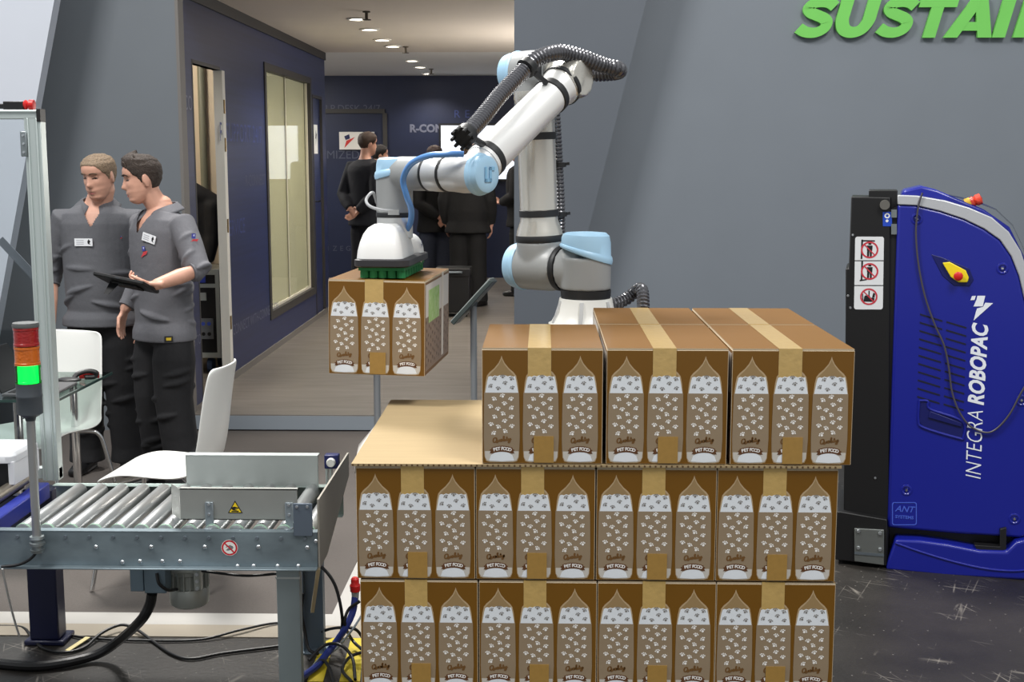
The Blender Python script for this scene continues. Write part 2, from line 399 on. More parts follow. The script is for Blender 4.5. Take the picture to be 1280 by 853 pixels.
b.add([(-.05,-.05,0),(.0,.05,0),(.02,.0,0),(.06,.02,0),(-.02,-.12,0),(-.01,-.04,0)], [(0,1,2,3,4,5)], 0, F); b.build('emblem', M['black'], s)

# faint lettering printed on the navy walls
faint = mat('faint_wall_print', (58, 70, 124), .5); faint2 = mat('grey_wall_print', (78, 82, 100), .5); faint3 = mat('pale_wall_print', (106, 110, 128), .5)
def wall_text(s, F, size, m, label, bold=.0):
    if ' ' in s and len(s.replace(' ', '')) * 2 - 1 == len(s):     # widely spaced word: every letter a part
        t = thing('wall_lettering', label, 'lettering', F.translation, 0, 'words printed on the navy walls'); n = len(s.replace(' ', ''))
        for k, ch in enumerate(s.replace(' ', '')):
            v, f = text(ch, size, bold); MB().add(v, f, 0, F @ Matrix.Translation(((k-(n-1)/2)*size*.95, 0, 0))).build('letter', m, t, smooth=False)
        return
    if ' ' in s:                                  # several words: each a part
        t = thing('wall_lettering', label, 'lettering', F.translation, 0, 'words printed on the navy walls'); W_ = []
        for wd in s.split(' '):
            v, f = text(wd, size, bold, 0, 0, 'LEFT'); W_.append((v, f, min(q.x for q in v), max(q.x for q in v)))
        x = -(sum(q[3]-q[2] for q in W_) + size*.32*(len(W_)-1))/2
        for v, f, lo, hi in W_:
            MB().add(v, f, 0, F @ Matrix.Translation((x-lo, 0, 0))).build('word', m, t, smooth=False); x += hi-lo+size*.32
        return
    v, f = text(s, size, bold); b = MB().add(v, f, 0, F)
    tag(b.build('wall_lettering', m, smooth=False), label, 'lettering', 'words printed on the navy walls')
def lw(px, py): p = atX(px, py, -2.348); return FR((-2.348, p.y, p.z), (0, 1, 0), (0, 0, 1))
wall_text('R-CO', lw(232, 129), .14, faint3, 'small pale R-CO lettering beside the open doorway of the navy wall')
wall_text('R-CONNECT', lw(320, 226), .13, faint2, 'grey R-CONNECT lettering on navy wall left of the long window')
wall_text('R-SUPPORT 24/7', lw(303, 168), .2, faint, 'faint blue R-SUPPORT lettering high on the navy wall')
wall_text('SERVICE', lw(295, 285), .17, faint, 'faint blue SERVICE lettering low on the navy wall')
wall_text('R-CONNECT WITH-CONNECTION', lw(320, 398), .115, faint3, 'row of small pale letters low on navy wall under the long window')
wall_text('CUSTO', FR((-2.348, 8.6, .56), (0, 1, 0), (0, 0, 1)), .1, faint3, 'short row of pale CUSTO letters on navy wall end by the man with tablet')
def bw(px, py): p = atY(px, py, 18.095); return FR((p.x, 18.095, p.z), (1, 0, 0), (0, 0, 1))
wall_text('HELP DESK 24/7', bw(434, 136), .135, faint2, 'grey HELP DESK 24/7 lettering over the door of the back wall')
wall_text('CUSTOMIZED AREA', bw(425, 194), .16, faint2, 'grey CUSTOMIZED AREA lettering across the back wall door')
wall_text('R-CON', bw(533, 161), .145, faint3, 'pale bold R-CON lettering left of the bright screen', .006)
wall_text('R E P', bw(584, 143), .15, faint, 'faint spaced REP lettering above the bright screen')
wall_text('I Z E G A', bw(427, 311), .10, faint2, 'small grey spaced letters low on the back wall')
# door in the back wall, with its sign
b = MB()
p0 = atY(404, 139, 18.09); p1 = atY(481, 139, 18.09)
b.box(p0.x, p1.x, 18.075, 18.1, p0.z-.03, p0.z+.03); b.box(p1.x-.03, p1.x+.03, 18.075, 18.1, .12, p0.z-.03)
d3 = struct(b, 'door_3', darktrim)
p0 = atY(424, 165, 18.07); p1 = atY(468, 187, 18.07)
s = thing('wall_sign', 'white sign with red and dark emblem behind the man in the navy suit', 'sign', ((p0.x+p1.x)/2, 18.08, p1.z))
MB().box(p0.x, p1.x, 18.06, 18.1, p1.z, p0.z).build('plate', mat('sign_white', (225, 222, 215), .5), s)
F = FR((p0.x+.12, 18.058, (p0.z+p1.z)/2), (1, 0, 0), (0, 0, 1))
b = MB().add([(-.05,.06,0),(.02,.09,0),(.03,.03,0),(-.03,.01,0)], [(0,1,2,3)], 0, F); b.build('emblem', mat('emblem_blue', (30, 34, 80), .5), s, smooth=False)
b = MB().add([(-.02,.0,0),(.10,.05,0),(-.05,-.10,0)], [(0,1,2)], 0, F); b.build('emblem', mat('emblem_red', (200, 50, 45), .5), s, smooth=False)
v, f = text('SIDEL', .07); b = MB()
v, f = text('SUSTAIN', .055); b.add(v, f, 0, F @ Matrix.Translation((.24, -.03, 0))); b.build('lettering', M['black'], s, smooth=False)
# bright screen on the back wall
p0 = atY(551, 157, 18.0); p1 = atY(672, 224, 18.0)
s = thing('wall_screen', 'bright white wall screen behind the group of dark suits', 'screen', ((p0.x+p1.x)/2, 18.05, p1.z))
MB().box(p0.x-.03, p1.x+.03, 18.03, 18.1, p1.z-.03, p0.z+.03).build('bezel', M['black'], s)
MB().box(p0.x, p1.x, 18.022, 18.03, p1.z, p0.z).build('display', mat('screen_white', (225, 232, 245), .3, emit=1.0), s)
# ceiling downlights and sprinklers
lens = mat('downlight_lens', (255, 244, 224), .3, emit=14)
for i, (px, py) in enumerate(((447, 24), (462, 37), (478, 50), (491, 58), (515, 76), (525, 84), (535, 92))):
    p = atZ(px, py, 2.915); where = ('nearest', 'second', 'third', 'fourth', 'fifth', 'sixth', 'farthest')[i]
    s = thing('downlight', f'{where} round recessed downlight of the row in the booth ceiling', 'ceiling light', (p.x, p.y, 2.92), 0, 'downlights in the booth ceiling')
    MB().lathe([(.085, 0), (.09, -.008), (.07, -.012), (.065, -.006), (.062, 0)], (p.x, p.y, 2.92), (0, 0, 1), 24).build('trim_ring', M['white'], s)
    MB().lathe([(0, -.010), (.05, -.009), (.064, -.004)], (p.x, p.y, 2.92), (0, 0, 1), 24).build('lens', lens, s)
    l = bpy.data.lights.new('downlight_bulb', 'SPOT'); l.energy = 60; l.spot_size = R(130); l.spot_blend = .6; l.shadow_soft_size = .05; l.color = (1, .92, .82)
    o = bpy.data.objects.new('downlight_bulb', l); COL.objects.link(o); o.location = (p.x, p.y, 2.89)
for i, (px, py) in enumerate(((458, 14), (507, 58), (539, 86))):
    p = atZ(px, py, 2.92)
    s = thing('sprinkler_head', f'{("nearest", "middle", "farthest")[i]} small dark sprinkler head beside the ceiling downlights', 'sprinkler', (p.x, p.y, 2.92), 0, 'sprinklers in the booth ceiling')
    MB().lathe([(.03, 0), (.03, -.01), (.012, -.012), (.012, -.06), (.035, -.062), (.035, -.068), (0, -.068)], (p.x, p.y, 2.92), (0, 0, 1), 14).build('body', mat('dull_brass', (90, 82, 72), .5, .5), s)
l = bpy.data.lights.new('booth_fill_light', 'POINT'); l.energy = 150; l.shadow_soft_size = .3; l.color = (1, .94, .86)  # unseen fill light, added to brighten the booth ceiling
o = bpy.data.objects.new('booth_fill_light', l); COL.objects.link(o); o.location = (.7, 12.0, 1.9)
area('booth_lamp', (-4.0, 16.3, 2.85), (-3.6, 16.3, 0), 110, 1.5, 1.5, (1, .96, .9))

# big green letters standing proud of the right wall
green = mat('green_letter', (118, 205, 92), .45, var=.03, scale=4)
p0 = atY(993, 47.5, 8.58); p1 = atY(1000, -4, 8.58); Hc = p1.z - p0.z
s = thing('sign_lettering', 'large slanted green letters reading SUSTAIN at the top of the grey wall', 'sign', (p0.x+1.0, 8.6, p0.z))
xs = {'S': (993, 1046), 'U': (1044, 1099), 'S2': (1094, 1146), 'T': (1147, 1196), 'A': (1179, 1237), 'I': (1240, 1268), 'N': (1266, 1326)}
def ribbon(path, t):
    q = spline([(x, y, 0) for x, y in path], 8); l_, r_ = [], []
    for k, p in enumerate(q):
        d = (q[min(k+1, len(q)-1)]-q[max(k-1, 0)]).normalized(); l_.append((p.x-d.y*t/2, p.y+d.x*t/2)); r_.append((p.x+d.y*t/2, p.y-d.x*t/2))
    return [[l_[k], l_[k+1], r_[k+1], r_[k]] for k in range(len(q)-1)]
glyph = {'S': ribbon([(.74, .76), (.60, .845), (.42, .87), (.24, .83), (.165, .72), (.24, .615), (.40, .545), (.56, .475), (.655, .37), (.62, .22), (.45, .13), (.24, .145), (.06, .24)], .25),
         'U': ribbon([(.135, 1), (.135, .62), (.145, .40), (.24, .20), (.42, .13), (.60, .20), (.695, .40), (.705, .62), (.705, 1)], .27),
         'T': [[(0, .74), (.82, .74), (.82, 1), (0, 1)], [(.275, 0), (.545, 0), (.545, .74), (.275, .74)]],
         'A': [[(0, 0), (.27, 0), (.50, .72), (.47, 1), (.33, 1)], [(.94, 0), (.67, 0), (.44, .72), (.47, 1), (.61, 1)], [(.2, .17), (.74, .17), (.67, .38), (.27, .38)]],
         'I': [[(0, 0), (.28, 0), (.28, 1), (0, 1)]],
         'N': [[(0, 0), (.26, 0), (.26, 1), (0, 1)], [(.56, 0), (.82, 0), (.82, 1), (.56, 1)], [(0, 1), (.26, 1), (.82, 0), (.56, 0)]]}
for k, (xa, xb) in xs.items():
    G = [[(x + .23*y, y) for x, y in q] for q in glyph[k[0]]]; lo = min(x for q in G for x, y in q); hi = max(x for q in G for x, y in q)
    zl = min(y for q in G for x, y in q); zh = max(y for q in G for x, y in q); x0 = atY(xa, 47, 8.58).x; wd = (xb-xa)/FPX*8.6
    b = MB()
    if len(G) > 6:                                # one continuous band: share its rim
        for sgn, yy in ((0, 8.578), (1, 8.606)):
            for q in G: b.poly([(x0+(x-lo)/(hi-lo)*wd, yy, p0.z+(y-zl)/(zh-zl)*Hc) for x, y in q])
        rim = [q[0] for q in G] + [G[-1][1], G[-1][2]] + [q[3] for q in reversed(G)]
        W3 = lambda x, y, yy: (x0+(x-lo)/(hi-lo)*wd, yy, p0.z+(y-zl)/(zh-zl)*Hc)
        for a, c in zip(rim, rim[1:]+rim[:1]): b.poly([W3(*a, 8.578), W3(*c, 8.578), W3(*c, 8.606), W3(*a, 8.606)])
    else:
        for j_, q in enumerate(G): b.prism([(x0+(x-lo)/(hi-lo)*wd, 8.578+.0008*j_, p0.z+(y-zl)/(zh-zl)*Hc) for x, y in q], (0, .028, 0))
    b.build('letter', green, s, angle=30)

# ================================================================== CARTONS
brown = mat('printed_brown_board', (119, 79, 5), .5, var=.03, scale=3, coat=.3, spec=.35)
edge = mat('worn_board_edge', (196, 178, 150), .8)
tape = mat('packing_tape', (202, 168, 100), .32, var=.05, scale=60, coat=.9, bump=.12, bscale=45)
tape_end = mat('packing_tape_over_print', (170, 132, 66), .35, var=.06, scale=80, coat=.3)
rimp = mat('pouch_rim_print', (190, 164, 126), .5); rimd = mat('pouch_tip_print', (160, 132, 90), .5)
whitep = mat('pouch_white_print', (238, 242, 246), .5, var=.03, scale=30); band = mat('pouch_band_print', (152, 132, 106), .5, var=.03, scale=30)
paww = mat('paw_white_print', (254, 250, 244), .5); pawd = mat('paw_dark_print', (136, 131, 126), .5)
scr = mat('script_brown_print', (116, 80, 36), .5); rib = mat('ribbon_brown_print', (100, 62, 30), .5)
CW, CH = .2955, .288
PX = .000345                                     # size of one measured pixel of the close view of the print
def pp(x, y): return ((x-152)*PX, (812-y)*PX)    # pouch centre line at 152, box bottom at 812
def pouch():
    b = MB(); b.keep = True
    F = FR((0, 0, 0), (1, 0, 0), (0, 0, 1))
    def put(pts, z, mi): b.poly([F @ Vector((x, y, z)) for x, y in pts], mi)
    left = [(152, 30), (146, 52), (130, 85), (100, 122), (66, 152), (48, 176), (38, 225), (30, 300), (26, 450), (25, 620), (27, 720), (30, 765), (42, 795), (70, 803)]
    out = left + [(304-x, y) for x, y in reversed(left[1:])]
    put([pp(*q) for q in out], .0002, 0)
    tip = left[1:7]; put([pp(152, 52)] + [pp(x+7 if x < 100 else x+3, y+10) for x, y in tip] + [pp(56, 235), pp(248, 235)] + [pp(304-(x+7 if x < 100 else x+3), y+10) for x, y in reversed(tip)], .0004, 1)
    # white upper window with ragged top edge
    top = [(58, 184), (72, 178), (88, 182), (104, 174), (122, 179), (140, 171), (158, 176), (176, 172), (196, 180), (214, 175), (232, 182), (248, 178)]
    put([pp(*q) for q in [(36, 298), (50, 215)] + top + [(256, 215), (270, 298)]], .0006, 2)
    put([pp(*q) for q in [(28, 298), (276, 298), (281, 620), (277, 722), (27, 722), (24, 620)]], .0006, 3)
    put([pp(*q) for q in [(32, 722), (272, 722), (270, 765), (256, 790), (232, 797), (152, 800), (72, 797), (48, 790), (34, 765)]], .0006, 4)
    put([pp(*q) for q in [(62, 790), (75, 752), (110, 728), (152, 722), (194, 728), (229, 752), (242, 790), (152, 796)]], .0008, 2)
    def paw(x, y, a, mi, s=1.0):
        s *= 1.08; cx, cy = pp(x, y); r = .0030*s
        def disc(dx, dy, rr, n):
            ux, uy = dx*math.cos(a)-dy*math.sin(a), dx*math.sin(a)+dy*math.cos(a)
            put([(cx+ux+rr*math.cos(2*pi*k/n), cy+uy+rr*math.sin(2*pi*k/n)) for k in range(n)], .0009, mi)
        disc(0, -.0016*s, r, 8)
        for t in (-62, -22, 22, 62): disc(.0054*s*math.sin(R(t)), .0052*s*math.cos(R(t))-.0014*s, .0017*s, 7)
    for k, (x, y) in enumerate([(98,343),(158,320),(219,343),(172,376),(72,398),(125,415),(223,408),(161,450),(102,473),(222,473),(174,503),(76,527),(128,545),(225,540),(97,591),(176,577)]):
        paw(x, y, R((-30, 20, 15, -10, -25, 10, 35, -35)[k % 8]), 5)
    for k, (x, y) in enumerate([(104,197),(160,181),(222,197),(177,228),(75,250),(128,267),(228,262)]): paw(x, y, R((30, 0, -25, 15, 40, -10, 20)[k]), 6, .92)
    # brush script word, drawn stroke by stroke (x runs 0..7.4, x-height 1)
    strokes = [[(1.25, 1.75), (.75, 2.05), (.2, 1.7), (0, .95), (.15, .25), (.6, -.05), (1.1, .2), (1.4, .9), (1.4, 1.6), (1.05, 2.0)], [(.75, .5), (1.1, .1), (1.55, -.25), (1.9, -.1)],
               [(1.75, 1.0), (1.75, .35), (2.0, .05), (2.35, .3), (2.55, 1.0), (2.55, .3), (2.8, .1)], [(3.6, .95), (3.2, 1.05), (2.95, .55), (3.1, .1), (3.4, .15), (3.65, .95), (3.65, .3), (3.9, .1)],
               [(4.0, .2), (4.35, 1.2), (4.45, 2.1), (4.2, 2.0), (4.15, .6), (4.35, .08), (4.6, .25)], [(4.8, 1.0), (4.8, .3), (5.0, .08), (5.2, .3)], [(5.55, 1.9), (5.5, .4), (5.75, .08), (6.0, .3)], [(5.2, 1.25), (5.95, 1.35)],
               [(6.2, 1.0), (6.2, .4), (6.45, .1), (6.75, .4), (6.95, 1.0), (6.85, -.2), (6.5, -.95), (6.1, -.8), (6.4, -.2), (7.4, .5)]]
    sc = .0060; ca, sa = math.cos(R(8)), math.sin(R(8)); ox, oy = pp(92, 660)
    for st_ in strokes:
        q = spline([(x*1.02+y*.12, y*.95, 0) for x, y in st_], 4); lft, rgt = [], []
        for k, p in enumerate(q):
            d_ = (q[min(k+1, len(q)-1)]-q[max(k-1, 0)]).normalized(); wd_ = .17+.13*abs(d_.y)
            for lst, sg in ((lft, 1), (rgt, -1)):
                x, y = p.x-d_.y*wd_*sg, p.y+d_.x*wd_*sg; lst.append(F @ Vector((ox+(x*ca-y*sa)*sc, oy+(x*sa+y*ca)*sc, .0009)))
        n_ = len(lft); b.add(lft+rgt, [(k, k+n_, k+n_+1, k+1) for k in range(n_-1)], 7)
    cx_, cy_ = 4.95, 1.55; b.poly([F @ Vector((ox+((cx_+.14*math.cos(k))*ca-(cy_+.14*math.sin(k))*sa)*sc, oy+((cx_+.14*math.cos(k))*sa+(cy_+.14*math.sin(k))*ca)*sc, .0009)) for k in [2*pi*j/7 for j in range(7)]], 7)
    # arched ribbon and its words
    def arc(x, y0): return y0 + ((x-155)/70)**2*13
    xs = list(range(80, 231, 15))
    put([pp(x, arc(x, 682)) for x in xs] + [pp(x, arc(x, 726)) for x in reversed(xs)], .0010, 8)
    put([pp(82, 705), pp(66, 712), pp(74, 724), pp(66, 738), pp(92, 738), pp(95, 722)], .0009, 8); put([pp(228, 705), pp(244, 712), pp(236, 724), pp(244, 738), pp(218, 738), pp(215, 722)], .0009, 8)
    x = 92
    for ch, wd in zip('PET FOOD', (17, 16, 16, 7, 16, 19, 19, 18)):
        if ch != ' ':
            v, f = text(ch, .0112, .0004); xx = x + wd/2
            b.add(v, f, 5, F @ Matrix.Translation((*pp(xx, arc(xx, 703)), .0013)) @ Matrix.Rotation(-(xx-155)/70**2*26, 4, 'Z'))
        x += wd
    return b
POUCH_MATS = [rimp, rimd, whitep, band, mat('pouch_bottom_print', (206, 200, 190), .5), paww, pawd, scr, rib]
pouch_mesh = None
def carton(D, label, group):
    """prototype carton, front face at y=0 and base at z=0"""
    global pouch_mesh
    t = thing('carton', label, 'box', (0, 0, 0), 0, group)
    bm = bmesh.new(); bmesh.ops.create_cube(bm, size=1)
    bmesh.ops.scale(bm, vec=(CW, D, CH-.004), verts=bm.verts); bmesh.ops.translate(bm, vec=(0, D/2, (CH-.004)/2), verts=bm.verts)
    r = bmesh.ops.bevel(bm, geom=bm.edges[:], offset=.0014, segments=1, affect='EDGES')
    for f in bm.faces: f.material_index = 0
    for f in r['faces']: f.material_index = 1
    # closing flaps stand a touch proud of the walls with a gap at the rim
    vs = [(-CW/2+.001, .001, CH-.0035), (CW/2-.001, .001, CH-.0035), (CW/2-.001, D-.001, CH-.0035), (-CW/2+.001, D-.001, CH-.0035)]
    lo = [bm.verts.new(v) for v in vs]; hi = [bm.verts.new((x, y, CH)) for x, y, z in vs]
    mid = [bm.verts.new((x*.985, y*.995+.002, CH-.0035)) for x, y, z in vs]
    bm.faces.new(hi).material_index = 0
    for i in range(4):
        j = (i+1) % 4; bm.faces.new((lo[i], lo[j], hi[j], hi[i])).material_index = 1
    me = bpy.data.meshes.new('carton_body'); bmesh.ops.recalc_face_normals(bm, faces=bm.faces); bm.to_mesh(me); bm.free()
    for m in (brown, edge): me.materials.append(m)
    o = bpy.data.objects.new('carton_body', me); COL.objects.link(o); o.parent = t; WM[o] = Matrix()
    # tape over the top, folded down the front with a slightly ragged end
    xa, xb = -.0355, .0215; th = .0006
    pr = [(-th, .2175), (-th, CH+th), (D*.33, CH+th), (D*.66, CH+th), (D+th, CH+th), (D+th, .225)]
    b = MB(); n = len(pr); e = [(-.0006, .0015), (.0004, -.001), (0, .0012), (.0006, -.0008), (0, .001)]
    cols = [xa+(xb-xa)*i/4 for i in range(5)]
    for i, (y, z) in enumerate(pr):
        for k, x in enumerate(cols): b.v.append(Vector((x, y, z + (e[k][1] if i in (0, n-1) else 0))))
    for i in range(n-1):
        for k in range(4): b.f.append((i*5+k, i*5+k+1, i*5+k+6, i*5+k+5)); b.m.append(0)
    b.build('packing_tape', tape, t, smooth=False)
    for k, (px, name) in enumerate(((-.0995, 0), (-.0035, 0), (.0925, 0))):
        if pouch_mesh is None: o = pouch().build('pouch_print', POUCH_MATS, t, smooth=False); pouch_mesh = o.data
        else: o = bpy.data.objects.new('pouch_print', pouch_mesh); COL.objects.link(o); o.parent = t
        o.location = (px, -.0001, 0); WM[o] = Matrix.Translation((px, 0, 0))
    b = MB(); b.box(-.0205, .0285, -.0026, -.0016, .003, .0695); b.build('tape_end', tape_end, t, smooth=False)
    # side prints: pale top, brown paw-patterned lower part
    for sx in (-1, 1):
        b = MB(); b.keep = True; F = FR((sx*(CW/2+.0003), D/2, 0), (0, sx, 0), (0, 0, 1))
        b.poly([F @ Vector(q) for q in ((-D/2+.012, .175, 0), (D/2-.012, .175, 0), (D/2-.012, .275, 0), (-D/2+.012, .275, 0))], 0)
        b.poly([F @ Vector(q) for q in ((-D/2+.012, .012, 0), (D/2-.012, .012, 0), (D/2-.012, .175, 0), (-D/2+.012, .175, 0))], 1)
        rnd = random.Random(3)
        for iy in range(12):
            for iz in range(6):
                cx = -D/2+.03+iy*(D-.06)/11+rnd.uniform(-.006, .006); cz = .03+iz*.026+(iy % 2)*.01; r = .006
                b.poly([F @ Vector((cx+r*math.cos(2*pi*k/6), cz+r*math.sin(2*pi*k/6), .0003)) for k in range(6)], 2)
        b.build('side_print', [mat('side_white_print', (206, 200, 194), .5), mat('side_brown_print', (138, 118, 102), .5), mat('side_paw_print', (84, 62, 48), .5)], t, smooth=False)
    return t
def put(t, x, y, z, rz, label, group, proto=False):
    o = t if proto else dup(t); o.location = (x, y, z); o.rotation_euler = (0, 0, rz); o['label'] = label; o['group'] = group
    m = Matrix.Translation((x, y, z)) @ Matrix.Rotation(rz, 4, 'Z')
    WM[o] = m
    for c in o.children: WM[c] = m @ Matrix.Translation(c.location)
    return o
STACK = 'pet food cartons stacked on the pallet'
D1, D2 = .452, .390
A = carton(D1, 'x', STACK); B = carton(D2, 'x', STACK)
YF, YB = 3.105, 3.105+D1+.004
Z = {'top': 1.0525, 'mid': .7545, 'low': .463, 'base': .1725}
first = {id(A): True, id(B): True}
def place(t, x, y, z, rz, label, group=STACK):
    p = first[id(t)]; first[id(t)] = False; return put(t, x, y, z, rz, label, group, p)
xt = [.0035, .308, .6125]; xm = [-.3105, -.0125, .2865, .584]; xl = [-.3045, -.006, .2915, .588]
for x, l in zip(xt, ('brown pet food carton at the front left of the top layer', 'brown pet food carton in the middle of the front of the top layer', 'brown pet food carton of the top layer at the front right corner')):
    place(A, x, YF-.003+random.uniform(-.001, .001), Z['top'], random.uniform(-.002, .002), l)
for x, l in zip(xt[1:], ('carton behind the top front row, only its taped top showing, beside robot base', 'carton at the back right of the top layer, only its taped top showing')):
    place(B, x, YB+.004, Z['top'], 0, l)
for x, n in zip(xm, ('leftmost, under the bare sheet', 'second from the left', 'third from the left', 'rightmost')):
    place(A, x, YF, Z['mid'], random.uniform(-.0015, .0015), f'brown pet food carton in the middle layer of the stack, {n}')
for x, n in zip(xl, ('leftmost, by the cable bundle', 'second from the left', 'third from the left', 'rightmost, by the dark floor')):
    place(A, x, YF+.001, Z['low'], random.uniform(-.0015, .0015), f'brown pet food carton in the lowest layer in view, {n}')
HID = 'cartons hidden inside and under the stack'
for x in xm: place(B, x, YB, Z['mid'], 0, 'carton hidden behind or below the cartons at the front of the stack', HID)
for x in xl: place(B, x, YB, Z['low'], 0, 'carton hidden behind or below the cartons at the front of the stack', HID)
for x in xl: place(A, x, YF, Z['base'], 0, 'carton hidden behind or below the cartons at the front of the stack', HID); place(B, x, YB, Z['base'], 0, 'carton hidden behind or below the cartons at the front of the stack', HID)
held = place(A, -.4975, 3.835, 1.148, R(-5.0), 'single pet food carton with green side label hanging from the robot gripper')
held.rotation_euler = (0, R(.8), R(-5.0))
hm = Matrix.Translation((-.4975, 3.835, 1.148)) @ Euler((0, R(.8), R(-5.0))).to_matrix().to_4x4(); WM[held] = hm
del held['group']
b = MB(); F = FR((CW/2+.0008, .16, .2), (0, 1, 0), (0, 0, 1))
b.box(-.10, .09, -.045, .055, 0, .0006, 0, F)
b.T = None; b.v = [hm @ v for v in b.v]; b.build('green_label', mat('green_side_label', (132, 178, 84), .5, rgb2=(180, 200, 150), scale=50), held, smooth=False)
b = MB(); b.box(CW/2+.0006, CW/2+.0012, .30, .335, .02, .288); b.v = [hm @ v for v in b.v]; b.build('side_tape', mat('pale_side_tape', (214, 206, 196), .4), held, smooth=False)
# interlayer cardboard sheet, bare at the left
s = thing('cardboard_sheet', 'bare kraft cardboard sheet lying on the middle layer of cartons', 'cardboard', (.13, 3.5, 1.0435))
b = MB().box(-.468, .738, YF-.006, 3.948, 1.0445, 1.0505); b.build('sheet', [mat('kraft_sheet', (166, 145, 108), .85, var=.04, scale=5, stretch=(1, 12, 1))], s)
b = MB()
n = 90
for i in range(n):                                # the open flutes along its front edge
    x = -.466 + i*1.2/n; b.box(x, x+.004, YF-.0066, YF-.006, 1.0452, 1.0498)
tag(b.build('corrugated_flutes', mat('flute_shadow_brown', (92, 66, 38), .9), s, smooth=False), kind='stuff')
b = MB().add([(-.462, 3.13, 1.043), (-.47, 3.6, 1.043), (-.52, 3.6, .985), (-.475, 3.2, 1.0)], [(0, 1, 2, 3)]); b.build('loose_flap', mat('white_flap', (214, 208, 200), .7), s, solid=.003)
# pallet under the stack
woodm = mat('pallet_wood', (172, 140, 100), .8, var=.12, scale=5, stretch=(1, 10, 10))
s = thing('pallet', 'wooden pallet under the stack of cartons', 'pallet', (.14, 3.5, 0))
for i in range(6): y = 3.10+i*.152; MB().box(-.47, .75, y, y+.1, .148, .170).build('deck_board', woodm, s)
for y in (3.10, 3.48, 3.86): MB().box(-.47, .75, y, y+.1, 0, .022).build('bottom_board', woodm, s)
for x in (-.47, .08, .63):
    MB().box(x, x+.12, 3.10, 3.96, .122, .148).build('stringer', woodm, s)
    for y in (3.10, 3.48, 3.86): MB().box(x, x+.12, y, y+.1, .022, .122).build('block', woodm, s)

# ================================================================== ROBOT ARM
grey = mat('robot_grey_paint', (150, 152, 152), .38); silver = mat('robot_silver_tube', (224, 220, 210), .27, .8)
lite = mat('robot_light_grey', (205, 206, 206), .35, .3); blue = mat('robot_pale_blue_cap', (164, 203, 230), .38)
ring = mat('robot_black_ring', (30, 31, 33), .5); hose = mat('corrugated_black_hose', (104, 104, 108), .24, .65)
ax = Vector((-.8, .6, 0)); fwd = Vector((-.6, -.8, 0)); UPV = Vector((0, 0, 1))
Bp = Vector((.146, 4.2, 0)); zS = 1.437
Sp = Vector((-.002, 4.31, zS)); Ep = Vector((-.025, 4.30, 2.075)); E2 = Vector((.084, 4.222, 2.05)); Wp = Vector((-.206, 3.843, 1.751)); Tp = Vector((-.459, 4.04, 1.71))
rb = thing('robot_arm', 'grey and silver industrial robot arm with pale blue joint caps behind the cartons', 'robot', (Bp.x, Bp.y, 0))
# pedestal and base
b = MB().cyl((Bp.x, Bp.y, .0), (Bp.x, Bp.y, .02), .22); b.cyl((Bp.x, Bp.y, .02), (Bp.x, Bp.y, 1.24), .09); b.build('pedestal', mat('pedestal_grey', (120, 124, 128), .5, .3), rb, bevel=.004)
b = MB().lathe([(.0, 1.24), (.118, 1.24), (.122, 1.246), (.122, 1.262), (.112, 1.268), (.095, 1.30), (.088, 1.335), (.086, 1.345), (0, 1.345)], (Bp.x, Bp.y, 0), UPV, 40)
bs = b.build('base', M['white'], rb)
for k in range(6):
    a = R(200+k*60); c, s_ = math.cos(a), math.sin(a)
    q = [Vector((Bp.x+c*r_, Bp.y+s_*r_, z)) for r_, z in ((.116, 1.266), (.086, 1.266), (.084, 1.338), (.09, 1.338))]
    o_ = Vector((-s_, c, 0))*.006; MB().prism([p-o_ for p in q], o_*2).build('base_rib', lite, bs)
# shoulder: upright barrel with slanted cap, cross barrel with cap
b = MB().lathe([(.081, 1.345), (.0825, 1.37), (.0825, 1.372)], (Bp.x, Bp.y, 0), UPV, 40); b.build('joint_ring', ring, rb)
b = MB(); n = 40; r0 = .0815
def slant(zbase, k): return lambda x, y: zbase
b.lathe([(r0, 1.372), (r0, 1.475), (r0*.98, 1.48), (0, 1.48)], (Bp.x, Bp.y, 0), UPV, n)
cross0 = Vector((Bp.x, Bp.y, zS)); d = (Vector((Sp.x, Sp.y, zS)) - cross0)
b.lathe([(.074, 0), (.073, .06), (.071, d.length*.46)], cross0, d, n)
sh = remesh(b, 'shoulder', grey, rb, .005, 6)
def cap(mb, p0, axis, r, h, rim=.004, tilt=None):
    """rounded joint cover with a lip; tilt = slope of the lip along x"""
    b0 = len(mb.v)
    mb.lathe([(r*.9, -.012), (r+rim, -.008), (r+rim+.002, 0), (r+rim, .008), (r, .012), (r*.985, h*.62), (r*.93, h*.86), (r*.80, h*.97), (r*.5, h), (0, h)], p0, axis, 40)
    if tilt:
        for q in mb.v[b0:]:
            k = max(0, 1-(q.z-p0[2])/h); q.z += k*tilt*(q.x-p0[0])
b = MB(); cap(b, (Bp.x, Bp.y, 1.492), (0, 0, 1), r0, .068, tilt=-.3); b.build('shoulder_cap', blue, sh)
u = d.normalized()
b = MB().lathe([(.0735, 0), (.0755, .004), (.0755, .015), (.0735, .019)], cross0+u*(d.length*.46), u, 40); b.build('joint_ring', ring, rb)
b = MB(); c0 = cross0+u*(d.length*.46+.019)
b.lathe([(.0725, 0), (.078, .03), (.079, .09), (.078, .15), (.07, .165), (0, .165)], c0, u, n)
Sx = Vector((Sp.x, Sp.y, zS)); tU = (Ep - Sx).normalized()
b.lathe([(.074, 0), (.078, .06), (.079, .088)], Sx, tU, n)
lo = remesh(b, 'upper_arm_joint', grey, rb, .005, 6)
b = MB(); cap(b, c0+u*.152, u, .077, .045); b.build('joint_cap', blue, lo)
b = MB().lathe([(.079, .086), (.0805, .09), (.0805, .105), (.079, .108)], Sx, tU, 40); b.build('joint_ring', ring, rb)
L = (Ep-Sx).length
